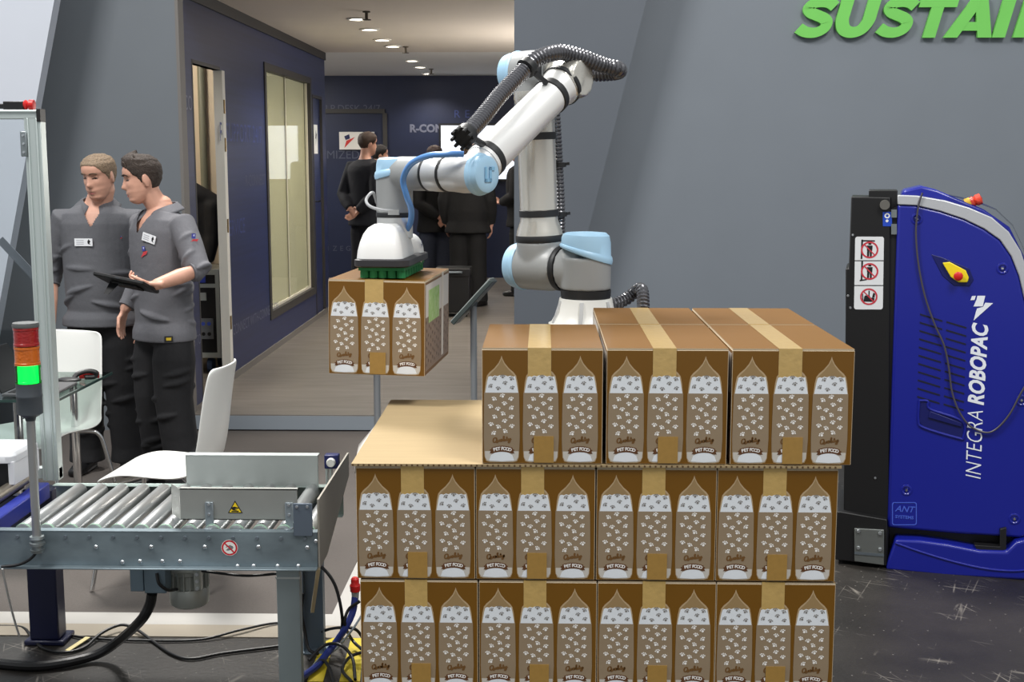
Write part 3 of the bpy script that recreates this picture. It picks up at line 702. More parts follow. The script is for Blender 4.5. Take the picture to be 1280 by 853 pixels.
b = MB().lathe([(.078, .106), (.074, .125), (.064, .152), (.0625, .165), (.0625, L-.105), (.07, L-.085), (.07, L-.06), (0, L-.06)], Sx, tU, 48); ua = b.build('upper_arm_tube', silver, rb)
for h0 in (.168, L*.66):
    MB().lathe([(.0625, h0), (.066, h0+.002), (.066, h0+.022), (.0625, h0+.024)], Sx, tU, 40).build('strap', ring, ua)
# elbow
b = MB(); e0 = Ep + ax*.075; e1 = Ep - ax*.10
b.lathe([(0, 0), (.064, .0), (.071, .012), (.073, .06), (.072, .12), (.068, .16), (0, .16)], e0, -ax, n)
b.lathe([(.07, L-.09), (.066, L-.02), (.05, L+.01), (0, L+.01)], Sx, tU, n)
el = remesh(b, 'elbow_joint', grey, rb, .005, 6)
b = MB(); cap(b, e0-ax*.012, ax, .068, .05); b.build('joint_cap', blue, el)
b = MB().lathe([(.0675, 0), (.07, .003), (.07, .015), (.0675, .018)], Ep-ax*.062, -ax, 40); b.build('joint_ring', ring, rb)
tF = (Wp-E2).normalized(); LF = (Wp-E2).length
b = MB(); b.lathe([(.064, -.06), (.067, -.03), (.067, .03), (.058, .062), (0, .064)], E2, -ax, n); b.lathe([(.055, -.055), (.062, -.03), (.066, .02), (.066, .055), (0, .056)], E2, tF, n)
remesh(b, 'forearm_joint', silver, rb, .005, 5)
MB().lathe([(.066, .03), (.069, .033), (.069, .047), (.066, .05)], E2, tF, 40).build('joint_ring', ring, rb)
b = MB().lathe([(.064, .05), (.060, .07), (.0565, .085), (.0565, LF-.10), (.058, LF-.085), (.058, LF-.06), (0, LF-.06)], E2, tF, 48); fa = b.build('forearm_tube', mat('forearm_silver', (240, 240, 238), .3, .3), rb)
for h0 in (.092, LF-.098):
    MB().lathe([(.0565, h0), (.0605, h0+.002), (.0605, h0+.024), (.0565, h0+.026)], E2, tF, 40).build('strap', ring, fa)
# wrist 1: barrel along the joint axis with a big cap towards the camera, then the cross tube to the hanging wrist
wx = Vector((Tp.x-Wp.x, Tp.y-Wp.y, 0)).normalized(); Wc = Wp.copy(); WL = (Vector((Tp.x, Tp.y, 0))-Vector((Wp.x, Wp.y, 0))).length
b = MB(); b.lathe([(0, -.045), (.05, -.043), (.056, -.03), (.057, .03), (.053, .07), (.0525, .095), (0, .095)], Wc, wx, n)
b.lathe([(.056, -.085), (.056, -.06), (.05, 0), (0, .03)], Wp, tF, n)
w1 = remesh(b, 'wrist_joint', lite, rb, .0045, 5)
b = MB(); cap(b, Wc-wx*.03, -wx, .0575, .034)
kp = b.build('joint_cap', blue, w1)
F = FR(Wc-wx*(.0653), (-wx).cross(UPV)*-1, UPV)
b = MB().box(-.018, -.008, -.022, .022, 0, .0018, 0, F); b.box(-.018, .012, -.022, -.012, 0, .0018, 0, F); b.box(.002, .012, -.022, .022, 0, .0018, 0, F); b.box(.002, .026, .012, .022, 0, .0018, 0, F)
b.build('embossed_emblem', mat('cap_emblem', (132, 184, 220), .4), kp)
MB().lathe([(.0525, .093), (.0545, .095), (.0545, .101), (.0525, .103)], Wc, wx, 40).build('joint_ring', ring, rb)
b = MB().lathe([(.052, .102), (.054, .108), (.054, .135), (.053, .15), (.0525, .165)], Wc, wx, n); b.build('wrist_sleeve', lite, rb)
MB().lathe([(.0525, .163), (.054, .165), (.054, .171), (.0525, .173)], Wc, wx, 40).build('joint_ring', ring, rb)
b = MB(); b.lathe([(.050, .172), (.0525, .19), (.0525, WL-.02), (0, WL)], Wc, wx, n)
b.lathe([(.0575, -.085), (.0575, .03), (.055, .036), (0, .036)], Tp, UPV, n)
w2 = remesh(b, 'wrist_joint', grey, rb, .0045, 5)
b = MB(); cap(b, Tp+UPV*.046, (0, 0, 1), .0565, .045, tilt=.22); b.build('joint_cap', blue, w2)
MB().lathe([(.0575, -.095), (.0585, -.093), (.0585, -.082), (.0575, -.08)], Tp, UPV, 40).build('joint_ring', ring, rb)
b = MB().lathe([(.056, -.094), (.056, -.158), (.05, -.163), (.042, -.166), (.042, -.172), (.034, -.174), (.034, -.180), (.026, -.182), (.026, -.205), (0, -.205)], Tp, UPV, n); b.build('tool_flange', mat('flange_silver', (222, 222, 220), .3, .5), rb)
# vacuum gripper
gz = 1.4458; ga = R(-5); gx = Vector((math.cos(ga), math.sin(ga), 0)); gy = Vector((-math.sin(ga), math.cos(ga), 0)); G0 = Vector((-.482, 3.885, gz))
MG = Matrix(((gx.x, gy.x, 0, G0.x), (gx.y, gy.y, 0, G0.y), (0, 0, 1, gz), (0, 0, 0, 1)))
def rrect(x0, x1, y0, y1, r, n=6):
    out = []
    for cx, cy, a0 in ((x1-r, y1-r, 0), (x0+r, y1-r, 90), (x0+r, y0+r, 180), (x1-r, y0+r, 270)):
        for k in range(n+1): a = R(a0+90*k/n); out.append((cx+r*math.cos(a), cy+r*math.sin(a)))
    return out
def loft(mb, sections, mi=0, Mx=None):
    n = len(sections[0][0]); vs = []; fs = []
    for pts, z in sections: vs += [(x, y, z) for x, y in pts]
    for i in range(len(sections)-1):
        for j in range(n): a = i*n+j; b_ = i*n+(j+1) % n; fs.append((a, b_, b_+n, a+n))
    fs.append(tuple(range(n-1, -1, -1))); fs.append(tuple(range((len(sections)-1)*n, len(sections)*n)))
    mb.add(vs, fs, mi, Mx)
b = MB(); loft(b, [(rrect(-.076, .080, -.035, .325, .03), .026), (rrect(-.083, .087, -.041, .331, .034), .030), (rrect(-.083, .087, -.041, .331, .034), .048), (rrect(-.074, .078, -.034, .324, .03), .052)], 0, MG)
gr = b.build('vacuum_gripper', mat('gripper_dark_base', (48, 47, 50), .5), rb)
secs = []
for z, s_ in ((.052, 0), (.075, .003), (.10, .010), (.125, .021), (.143, .036), (.153, .055)): secs.append((rrect(-.076+s_*.8, .066-s_*.7, -.034+s_*.9, .2-s_*.8, .03, 8), z))
b = MB(); loft(b, secs, 0, MG); cv = b.build('gripper_cover', mat('gripper_white_cover', (238, 238, 236), .28, coat=.4), gr, angle=70)
b = MB().ell((0.036, .262, .052), (.044, .062, .062), 28, 14); b.v = [MG @ v for v in b.v]; b.build('rear_pod', mat('gripper_white_cover', (238, 238, 236), .28), gr)
b = MB().box(-.03, .012, -.0285, -.026, .058, .085, 0, MG); b.build('rating_plate', mat('plate_pale_grey', (205, 210, 212), .5), gr)
b = MB(); F = MG @ FR((.079, .24, .085), (0, 1, 0), (0, 0, 1))
b.poly([F @ Vector(q) for q in ((-.01, 0, .0), (0, .014, 0), (.01, 0, 0))]); b.poly([F @ Vector(q) for q in ((-.01, -.004, 0), (.01, -.004, 0), (0, -.018, 0))]); b.build('arrow_mark', mat('mark_navy', (40, 46, 92), .5), gr, smooth=False)
b = MB()
for ix in range(5):
    for iy in range(8): b.T = MG; b.cyl((-.052+ix*.028, -.008+iy*.042, -.0062), (-.052+ix*.028, -.008+iy*.042, .022), .0142, .0132, 10)
b.box(-.068, .073, -.024, .312, .016, .027); b.T = None
tag(b.build('foam_suction_pads', mat('green_foam', (22, 116, 62), .7), gr), kind='stuff')
# pale blue air hose, grey cable
bh = [atY(580, 193, 3.80), atY(560, 193, 3.80), atY(535, 195, 3.83), atY(514, 205, 3.88), atY(504, 224, 3.92), atY(508, 244, 3.93), atY(514, 262, 3.95), atY(513, 278, 3.99), atY(507, 290, 4.02)]
MB().tube(spline(bh), .0095, 12).build('air_hose', mat('blue_air_hose', (92, 146, 212), .25, coat=.4), rb)
gc = [Tp+Vector((-.055, -.0, -.052)), atY(466, 241, 4.02), atY(458, 249, 4.0), atY(461, 257, 3.98), atY(474, 262, 3.975), atY(492, 264, 3.978)]
MB().tube(spline(gc), .0048, 10).build('sensor_cable', mat('grey_cable', (168, 170, 172), .45), rb)
b = MB().box(-.46-.012, -.46+.022, 3.968, 3.99, 1.625, 1.64); b.build('cable_plug', mat('plug_silver', (190, 190, 188), .35, .6), rb)
# corrugated conduits
def conduit(pts, r, name='corrugated_conduit', n=14):
    P = resample(spline(pts, 12), .0042); rs = [r*(1.0 if k % 3 else .84) for k in range(len(P))]
    return MB().tube(P, rs, n).build(name, hose, rb, angle=25)
c1 = [atY(579, 172, 3.75), atY(600, 150, 3.84), atY(625, 119, 3.96), atY(650, 93, 4.06), atY(667, 76, 4.10), atY(685, 68, 4.13), atY(704, 66, 4.17), atY(728, 72, 4.20), atY(752, 81, 4.23), atY(772, 86, 4.25), atY(772, 90, 4.30), atY(752, 92, 4.33), atY(728, 92, 4.35), atY(706, 94, 4.37)]
cc = conduit(c1, .0262)
c2 = [atY(708, 93, 4.37), atY(698, 103, 4.40), atY(693, 122, 4.41), atY(695, 160, 4.41), atY(698, 215, 4.41), atY(700, 262, 4.41), atY(700, 292, 4.42)]
conduit(c2, .0185)
c3 = [atY(748, 384, 4.22), atY(766, 381, 4.24), atY(783, 374, 4.26), atY(795, 364, 4.26), atY(802, 362, 4.22), atY(804, 378, 4.18), atY(804, 405, 4.14)]
conduit(c3, .021)
# clamps holding the conduit
p = Vector(c1[0]); dr = (Vector(c1[0])-Vector(c1[1])).normalized()
b = MB().lathe([(.026, -.03), (.033, -.028), (.033, 0), (.0, .002)], p, dr, 16)
x_ = dr.orthogonal().normalized(); y_ = dr.cross(x_)
for k in range(9): a = 2*pi*k/9; q = p + x_*(.03*math.cos(a)) + y_*(.03*math.sin(a)); b.cyl(q-dr*.006, q+dr*.016, .0055, n=8)
b.cyl(p-dr*.02, Wp+Vector((.05, .06, .075)), .011, n=10)
b.build('conduit_end_clamp', ring, rb)
for i_, (q, t_) in enumerate(((Vector(c1[3])*.45+Vector(c1[4])*.55, Vector(c1[4])-Vector(c1[3])),)):
    b = MB().lathe([(.027, -.012), (.033, -.01), (.033, .01), (.027, .012)], q, t_, 20); b.bar(q, q+Vector((.06, .02, -.05)), .02, .014); b.build('conduit_clamp', ring, rb)
for (px, py) in ((699, 206), (700, 268)):
    q = atY(px, py, 4.41); b = MB().lathe([(.018, -.008), (.024, -.007), (.024, .007), (.018, .008)], q, (0, 0, 1), 16); b.bar(q, q+Vector((.035, 0, .004)), .012, .01); b.bar(q, q+Vector((-.05, -.06, 0)), .014, .012); b.build('conduit_clamp', ring, rb)

# ================================================================== ROLLER CONVEYOR
YFR, YRR, ZT = 3.93, 4.53, .626
cv = thing('roller_conveyor', 'galvanised roller conveyor with grey guide plates in front of the white chairs', 'conveyor', (-1.3, 4.2, 0))
b = MB()                                          # front channel: web, top lip, bottom flange
b.box(-1.76, -.705, YFR, YFR+.004, .512, ZT); b.box(-1.76, -.705, YFR, YFR+.035, ZT-.004, ZT); b.box(-1.76, -.705, YFR-.03, YFR, .508, .513)
fr = b.build('front_rail', mat('rail_blue_grey_zinc', (132, 146, 153), .42, .6, var=.3, scale=5, stretch=(1, 1, 2)), cv, bevel=.0012, seg=1)
b = MB().box(-1.765, -.715, YRR, YRR+.004, .512, ZT); b.box(-1.765, -.715, YRR-.035, YRR, ZT-.004, ZT); b.box(-1.765, -.715, YRR-.03, YRR, .512, .516)
b.build('rear_rail', mat('rail_green_grey_zinc', (150, 164, 160), .42, .6, var=.15, scale=6), cv, bevel=.0012, seg=1)
for x in (-1.62, -1.2, -.83): MB().box(x, x+.03, YFR+.004, YRR, .525, .555).build('cross_member', M['galv_dark'], cv)
bolt = None
for i in range(13):
    x = -1.662 + i*.0765
    if x > -.735: break
    b = MB().lathe([(0, .034), (.010, .034), (.010, .037), (.0245, .038), (.0262, .041), (.0262, .559), (.0245, .562), (.010, .563), (0, .565)], (x, YFR+.002, .610), (0, 1, 0), 24)
    b.build('roller', mat('zinc_roller', (188, 190, 190), .33, .8, var=.22, scale=5, stretch=(6, .6, 6)), cv)
    b = MB().lathe([(.0265, 0), (.0268, .002), (.0268, .010), (.0265, .012)], (x, YFR+.041, .610), (0, 1, 0), 20); b.build('roller_cap', mat('green_grey_cap', (140, 170, 152), .5), cv)
    b = MB().lathe([(0, -.004), (.0055, -.004), (.0065, 0)], (x, YFR, .606), (0, 1, 0), 8); b.build('axle_end', M['galv_dark'], cv)
def bolts(pts, r=.006, name='bolt'):
    for (px, py, Y) in pts:
        p = atY(px, py, Y); b = MB().lathe([(0, -.006), (r*.7, -.006), (r, -.003), (r*1.2, -.002), (r*1.2, 0)], (p.x, Y, p.z), (0, 1, 0), 8); b.build(name, M['bolt'], cv)
bolts([(153, 703, YFR), (175, 702, YFR), (203, 702, YFR), (225, 702, YFR), (120, 684, YFR), (189, 684, YFR), (256, 684, YFR), (323, 684, YFR), (297, 708, YFR), (317, 708, YFR), (347, 708, YFR), (373, 708, YFR), (384, 685, YFR), (395, 677, YFR)])
# rear guide plate, front guide plate on brackets, corner plate, end stop
pz = lambda px, py, Y: atY(px, py, Y)
a, c = pz(233, 605, 4.50), pz(397, 570, 4.50)
b = MB().box(a.x, c.x, 4.50, 4.512, .622, c.z); b.box(a.x, c.x, 4.50, 4.545, c.z-.004, c.z); b.build('rear_guide_plate', mat('guide_plate_zinc', (180, 187, 185), .5, .55, var=.12, scale=4), cv, bevel=.001, seg=1)
a, c = pz(226, 650, 3.99), pz(371, 612, 3.99); e = pz(212, 616, 4.04)
gp = mat('front_guide_zinc', (166, 168, 164), .45, .6, var=.10, scale=5)
b = MB().box(a.x, c.x, 3.99, 3.994, a.z, c.z); b.box(a.x, c.x, 3.99, 4.012, c.z-.003, c.z); b.box(a.x, c.x, 3.99, 4.008, a.z, a.z+.003)
b.add([(a.x, 3.99, a.z), (a.x, 3.99, c.z), (e.x, 4.06, c.z-.002), (e.x, 4.06, a.z), (a.x, 3.994, a.z), (a.x, 3.994, c.z), (e.x, 4.064, c.z-.002), (e.x, 4.064, a.z)], [(0,1,2,3),(7,6,5,4),(0,4,5,1),(1,5,6,2),(2,6,7,3),(3,7,4,0)])
b.build('front_guide_plate', gp, cv)
for px in (261, 361):
    p = pz(px, 620, 3.985); w2 = .013 if px < 300 else .0125
    b = MB().box(p.x-w2, p.x+w2, 3.982, 3.988, .60, .708); b.box(p.x-w2, p.x+w2, 3.955, 3.985, .622, .628)
    k = b.build('guide_bracket', mat('bracket_zinc', (150, 160, 166), .42, .6), cv, bevel=.001, seg=1)
    for z in (.70, .668): MB().lathe([(0, -.005), (.004, -.005), (.0055, 0)], (p.x, 3.982, z), (0, 1, 0), 8).build('bolt', M['bolt'], k)
a, c = pz(367, 668, 3.925), pz(390, 630, 3.925)
k = MB().box(a.x, c.x, 3.924, 3.930, a.z-.006, c.z).build('corner_plate', mat('corner_blue_grey', (104, 116, 130), .45, .5), cv, bevel=.001, seg=1)
for px in (371, 384): p = pz(px, 634, 3.924); MB().lathe([(0, -.004), (.004, -.004), (.0055, 0)], (p.x, 3.924, p.z), (0, 1, 0), 8).build('bolt', M['bolt'], k)
q = [(-.703, 3.925, .512), (-.703, 3.925, .735), (-.703, 4.56, .738), (-.703, 4.56, .655), (-.703, 4.06, .512)]
MB().prism(q, (.006, 0, 0)).build('end_stop_plate', mat('end_plate_zinc', (164, 160, 150), .5, .5, var=.08, scale=4), cv)
# front leg and rear leg
xl_, xr_ = pz(347, 760, 3.95).x, pz(375, 760, 3.95).x
b = MB().box(xl_, xr_, 3.945, 3.950, .004, .512); b.box(xl_, xl_+.004, 3.945, 3.99, .004, .512); b.box(xr_-.004, xr_, 3.945, 3.99, .004, .512)
b.box(xl_-.03, xr_+.03, 3.92, 4.02, 0, .006)
b.build('leg', mat('leg_green_grey_zinc', (150, 163, 166), .45, .55, var=.12, scale=4), cv, bevel=.001, seg=1)
MB().box(xl_-.003, xr_+.003, 3.943, 3.947, .468, .474).build('leg_clamp', M['alu'], cv)
b = MB().box(-.868, -.792, 4.535, 4.54, .004, .512); b.box(-.868, -.864, 4.50, 4.54, .004, .512); b.box(-.796, -.792, 4.50, 4.54, .004, .512); b.box(-.90, -.77, 4.48, 4.58, 0, .006)
k = b.build('leg', mat('leg_blue_grey', (116, 130, 142), .45, .5, var=.1, scale=4), cv, bevel=.001, seg=1)
for z in (.42, .365): MB().box(-.872, -.788, 4.495, 4.546, z, z+.006).build('cable_tie', M['black'], k)
# support strut
MB().bar(pz(398, 711, 3.96), (-.80, 4.33, .22), .012, .010).build('diagonal_strut', mat('pale_strut', (222, 208, 172), .6), cv)
# gear motor hanging below
mx = -1.195; my = 4.2; mg = mat('motor_grey', (166, 170, 164), .42, .4)
b = MB().box(mx-.05, mx+.05, my-.05, my+.05, .455, .525); b.box(mx-.068, mx+.05, my-.068, my+.058, .418, .475); b.cyl((mx, my, .43), (mx, my, .40), .062)
mo = b.build('gear_motor', mg, cv, bevel=.006)
b = MB()
b.lathe([(0, .288), (.053, .289), (.064, .298), (.067, .31), (.067, .352), (.065, .356), (.0, .356)], (mx, my, 0), UPV, 32); b.build('fan_cowl', mg, mo)
b = MB().lathe([(.055, .350), (.055, .42)], (mx, my, 0), UPV, 24)
for k in range(20):
    a_ = 2*pi*k/20; d_ = Vector((math.cos(a_), math.sin(a_), 0)); b.bar(Vector((mx, my, .35))+d_*.059, Vector((mx, my, .43))+d_*.059, .003, .016, up=d_)
tag(b.build('cooling_fins', mg, mo), kind='stuff')
b = MB().box(mx+.034, mx+.058, my-.07, my-.035, .36, .47); b.build('terminal_box', mg, mo, bevel=.004)
for z in (.37, .395, .42, .445): MB().lathe([(0, -.006), (.006, -.006), (.006, 0)], (mx+.047, my-.07, z), (0, 1, 0), 8).build('bolt', M['bolt'], mo)
# junction boxes under the rail
jb = mat('junction_blue_grey', (112, 130, 142), .5, .3)
a = pz(163, 740, 4.06); c = pz(207, 712, 4.06)
MB().box(a.x, a.x+.045, 4.06, 4.12, a.z, .514).build('junction_box', jb, cv, bevel=.003)
MB().box(a.x+.048, c.x, 4.055, 4.12, a.z-.004, .514).build('junction_box', jb, cv, bevel=.003)
# hand-crush warning triangle and no-reach sign
p = pz(294, 635, 3.9895); F = FR((p.x, 3.9893, p.z), (1, 0, 0), (0, 0, 1))
def rtri(r, zz): return [F @ Vector((r*math.cos(R(90+120*k)), r*math.sin(R(90+120*k))-.004, zz)) for k in range(3)]
b = MB(); b.keep = True; b.poly(rtri(.0275, 0), 0); b.poly(rtri(.022, .0004), 1)
for q in ([(-.012, -.010), (.011, -.010), (.011, -.0135), (-.012, -.0135)], [(-.013, .001), (-.002, .004), (.011, .0), (.011, -.0025), (.002, -.003), (-.002, -.0055), (.006, -.0065), (.006, -.0085), (-.006, -.0085), (-.013, -.003)]):
    b.poly([F @ Vector((x, y, .0008)) for x, y in q], 0)
b.build('hand_warning_triangle', [M['black'], mat('warning_yellow', (238, 205, 30), .5)], cv, smooth=False)
p = pz(287, 685, YFR); F = FR((p.x, YFR-.0008, p.z), (1, 0, 0), (0, 0, 1)); circ = lambda r, z: [F @ Vector((r*math.cos(2*pi*k/32), r*math.sin(2*pi*k/32), z)) for k in range(32)]
b = MB(); b.keep = True; b.poly(circ(.0265, 0), 1); b.poly(circ(.025, .0003), 0); b.poly(circ(.0195, .0006), 1)
b.poly([F @ Vector((x, y, .0009)) for x, y in ((-.012, -.008), (-.004, -.009), (.008, -.005), (.013, .001), (.010, .006), (.002, .009), (-.007, .006), (-.013, .001), (-.004, .003), (.004, .001), (-.004, -.001))], 2)
b.poly([F @ Vector((x, y, .0012)) for x, y in ((-.0125, .0155), (-.0155, .0125), (.0125, -.0155), (.0155, -.0125))], 0)
b.build('no_reach_sign', [mat('sign_red', (200, 34, 48), .5), M['white'], mat('sign_grey', (120, 120, 122), .5)], cv, smooth=False)
# small sensor on its post at the far corner
s = thing('sensor_post', 'small dark blue sensor with round white knob at the far conveyor corner', 'sensor', (-.745, 4.60, .62))
p = pz(414, 578, 4.60)
MB().box(p.x-.026, p.x+.026, 4.60, 4.64, p.z-.026, p.z+.026).build('housing', M['navy_paint'], s, bevel=.004)
MB().lathe([(0, -.018), (.014, -.018), (.0165, -.012), (.0165, 0)], (p.x, 4.60, p.z), (0, 1, 0), 24).build('knob', M['white'], s)
b = MB().cyl((p.x-.018, 4.61, .512), (p.x-.018, 4.61, p.z-.02), .006); b.cyl((p.x-.003, 4.61, .512), (p.x-.003, 4.61, p.z-.02), .006); b.box(p.x-.03, p.x+.03, 4.563, 4.63, .50, .515); b.build('post', M['alu'], s)

# signal tower on the front rail
p = pz(46, 664, YFR-.02); px_ = p.x; yy = YFR-.022
s = thing('signal_tower', 'signal tower with red, amber and lit green lenses on a thin pole', 'light', (px_, yy, .60))
zz = lambda y: pz(46, y, yy).z
MB().cyl((px_, yy, .585), (px_, yy, zz(524)), .0135, n=20).build('pole', mat('pole_grey_steel', (170, 172, 172), .38, .7), s)
b = MB().lathe([(.0, .615), (.022, .615), (.024, .607), (.018, .604), (.018, .598), (.024, .595), (.024, .586), (.016, .583), (.016, .574), (.022, .572), (.020, .562), (0, .562)], (px_, yy, 0), UPV, 16); b.box(px_-.012, px_+.012, yy, YFR-.001, .568, .590); b.build('clamp', M['galv'], s)
r_ = .0385
MB().lathe([(0, zz(526)), (.015, zz(526)), (.017, zz(522)), (.026, zz(520)), (r_, zz(517)), (r_, zz(497)), (r_+.001, zz(496)), (r_+.001, zz(494)), (r_, zz(493)), (r_, zz(479)), (0, zz(479))], (px_, yy, 0), UPV, 36).build('socket', M['rubber_grey'], s)
def lensm(name, rgb, e): return mat(name, rgb, .18, emit=e, coat=.5, bump=.25, bscale=120)
core = mat('lamp_core_grey', (190, 184, 176), .4)
for nm, y0, y1, m in (('green_lens', 479, 457, glass('green_lens_plastic', (30, 225, 120), .07, .15)), ('amber_lens', 456, 433, lensm('amber_lens', (206, 104, 22), .0)), ('red_lens', 432, 409, lensm('red_lens', (158, 26, 26), .0))):
    k_ = MB().cyl((px_, yy, zz(y0)), (px_, yy, zz(y1)), r_*.80, n=24).build('lamp_core', mat('green_lamp_core', (90, 255, 170), .4, emit=1.6) if nm[0] == 'g' else core, s)
    a, c = zz(y0), zz(y1); h = c-a
    MB().lathe([(0, a), (r_, a), (r_, a+h*.12), (r_-.0015, a+h*.14), (r_-.0015, a+h*.84), (r_, a+h*.86), (r_, c), (0, c)], (px_, yy, 0), UPV, 36).build(nm, m, s)
MB().lathe([(0, zz(409)), (r_+.001, zz(409)), (r_+.002, zz(407)), (r_, zz(403.5)), (0, zz(403))], (px_, yy, 0), UPV, 36).build('top_cap', mat('tower_cap', (92, 94, 94), .5), s)

# ================================================================== CASE SEALING MACHINE at the far left
ms = thing('case_sealing_machine', 'dark blue machine frame with rollers cut by the left edge of the picture', 'machine', (-2.0, 4.5, 0))
nb = M['navy_paint']
b = MB().box(-1.90, -1.79, 4.55, 4.63, .02, .595); b.box(-1.92, -1.77, 4.54, 4.66, 0, .02); b.build('leg', mat('dark_navy_leg', (22, 26, 58), .35), ms, bevel=.006)
MB().bar((-1.805, 3.55, .585), (-1.815, 4.54, .597), .05, .06).build('side_beam', mat('bright_blue_beam', (36, 50, 150), .4), ms, bevel=.006)
q = [(-2.6, 4.6, .10), (-2.6, 4.6, .56), (-1.84, 4.6, .56), (-1.84, 4.6, .50), (-2.12, 4.4, .24)]
MB().prism(q, (0, .03, 0)).build('side_panel', mat('navy_side_panel', (24, 28, 66), .4), ms, bevel=.003)
b = MB().lathe([(0, 0), (.012, 0), (.022, .004), (.022, 1.0), (.012, 1.004), (0, 1.004)], (-1.86, 3.55, .635), (0, 1, .02), 24); b.build('roller', mat('worn_steel_roller', (150, 142, 130), .4, .8, var=.15, scale=6), ms)
b = MB().bar((-1.97, 3.6, .59), (-1.97, 4.6, .61), .12, .04); b.build('belt', M['blackrub'], ms)
p0, p1 = atY(-40, 612, 4.35), atY(32, 566, 4.35); p1.x = -1.842
b = MB().box(p0.x, p1.x-.004, 4.35, 4.55, p0.z+.01, p1.z-.035); hd = b.build('sealing_head', mat('black_head', (30, 30, 33), .4), ms, bevel=.004)
b = MB(); loft(b, [([(x, y) for x, y in rrect(p0.x-.01, p1.x+.012, 4.33, 4.57, .03)], p1.z-.036), ([(x, y) for x, y in rrect(p0.x-.01, p1.x+.012, 4.33, 4.57, .03)], p1.z-.012), ([(x, y) for x, y in rrect(p0.x, p1.x+.002, 4.34, 4.56, .03)], p1.z)])
b.box(p1.x-.012, p1.x+.010, 4.335, 4.56, p0.z+.02, p1.z-.03); b.build('head_cover', mat('pale_grey_cover', (206, 208, 212), .4), hd, bevel=.002)
b = MB()
for k in range(9): b.bar((-2.15+k*.028, 3.9+k*.03, .65+.012*(k % 3)), (-2.02+k*.02, 4.30, .66+.01*(k % 2)), .012, .012)
tag(b.build('roller_chain_parts', M['black'], ms), kind='stuff')
for x, c_ in ((-2.02, (40, 40, 44)), (-1.975, (120, 30, 30))): MB().cyl((x, 4.45, p1.z-.002), (x, 4.45, p1.z+.035), .010, n=12).build('valve', mat(f'valve_{c_[0]}', c_, .4), ms)
# enclosure: aluminium profile frame with clear door
en = thing('safety_enclosure', 'aluminium profile frame with clear panel standing over the left machine', 'enclosure', (-1.82, 4.66, .6))
zt = 1.972
b = MB().box(-1.86, -1.80, 4.65, 4.70, .603, zt-.03)
for x in (-1.849, -1.817): b.box(x, x+.006, 4.645, 4.651, .603, zt-.032)
b.build('upright_profile', mat('enclosure_aluminium', (196, 206, 204), .4, .5), en, bevel=.002)
b = MB().box(-2.7, -1.812, 4.65, 4.70, zt-.035, zt-.002); b.box(-2.7, -1.812, 4.645, 4.65, zt-.012, zt-.004); b.build('top_profile', mat('enclosure_aluminium', (196, 206, 204), .4, .5), en, bevel=.002)
MB().box(-1.812, -1.798, 4.645, 4.70, zt-.045, zt+.002).build('end_cap', M['black'], en, bevel=.002)
b = MB().box(-2.7, -1.855, 4.67, 4.675, .66, zt-.035); b.build('clear_panel', glass('enclosure_glass', (244, 247, 248), .03), en)
MB().box(-2.7, -1.80, 4.66, 4.695, .608, .65).build('bottom_profile', mat('enclosure_aluminium', (196, 206, 204), .4, .5), en, bevel=.002)
p = atY(30, 180, 4.645); b = MB().box(p.x-.012, p.x+.012, 4.640, 4.648, p.z-.045, p.z+.045); b.build('hinge', M['galv'], en, bevel=.003)
for dz in (-.03, .0, .03): MB().lathe([(0, -.004), (.004, -.004), (.005, 0)], (p.x, 4.640, p.z+dz), (0, 1, 0), 8).build('bolt', M['bolt'], en)
MB().bar((-2.0, 4.72, 1.50), (-1.84, 4.72, 1.32), .03, .004, up=(0, 1, 0)).build('perforated_strip', mat('dim_steel_strip', (120, 124, 132), .5, .4), en)
s = thing('door_switch', 'small black safety switch with bright red plug on the enclosure top', 'switch', (-1.87, 4.67, zt))
b = MB().box(-1.935, -1.862, 4.655, 4.69, zt-.002, zt+.028); b.box(-1.96, -1.93, 4.66, 4.68, zt+.002, zt+.02); b.build('switch_body', M['black'], s, bevel=.003)
b = MB().lathe([(0, 0), (.015, 0), (.018, .006), (.012, .012), (.018, .018), (.018, .035), (0, .038)], (-1.862, 4.67, zt+.016), (1, 0, 0), 14); b.build('plug', M['red'], s)

# ================================================================== WRAPPING MACHINE on the right
dR = Vector((.969, -.247, 0)).normalized(); nR = Vector((-.247, -.969, 0)).normalized(); P0 = Vector((1.534, 5.521, 0))
def RP(px, py, off=-.04): return atP(px, py, P0 + nR*off, nR)
wm = thing('wrapping_machine', 'blue pallet wrapping machine with black mast and white upright lettering', 'machine', (1.75, 5.7, 0))
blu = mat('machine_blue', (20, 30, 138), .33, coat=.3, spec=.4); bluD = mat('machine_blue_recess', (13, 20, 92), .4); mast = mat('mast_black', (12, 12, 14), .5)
top_in = [(1122, 256), (1145, 257), (1175, 264), (1205, 274), (1230, 286), (1250, 300), (1264, 320), (1274, 345), (1283, 385)]
body = top_in + [(1293, 450), (1300, 550), (1299, 640), (1293, 668), (1276, 673), (1200, 668), (1109, 660)]
b = MB().prism([RP(*q) for q in body], -nR*.42); bd = b.build('body', blu, wm, bevel=.012, seg=3)
top_out = [(1122, 244), (1147, 245), (1182, 251), (1212, 260), (1240, 272), (1261, 290), (1276, 314), (1285, 342), (1292, 383)]
b = MB().prism([RP(*q, off=-.036) for q in top_out] + [RP(*q, off=-.036) for q in reversed(top_in)], -nR*.05); b.build('silver_rim', mat('rim_silver_grey', (186, 188, 192), .35, .2), wm, bevel=.004)
b = MB().prism([RP(*q, off=-.09) for q in [(1126, 246), (1130, 238), (1152, 233), (1172, 238), (1200, 250), (1230, 262), (1262, 284), (1280, 320), (1290, 380), (1240, 300), (1150, 262)]], -nR*.3); b.build('top_hood', blu, wm, bevel=.01, seg=3)
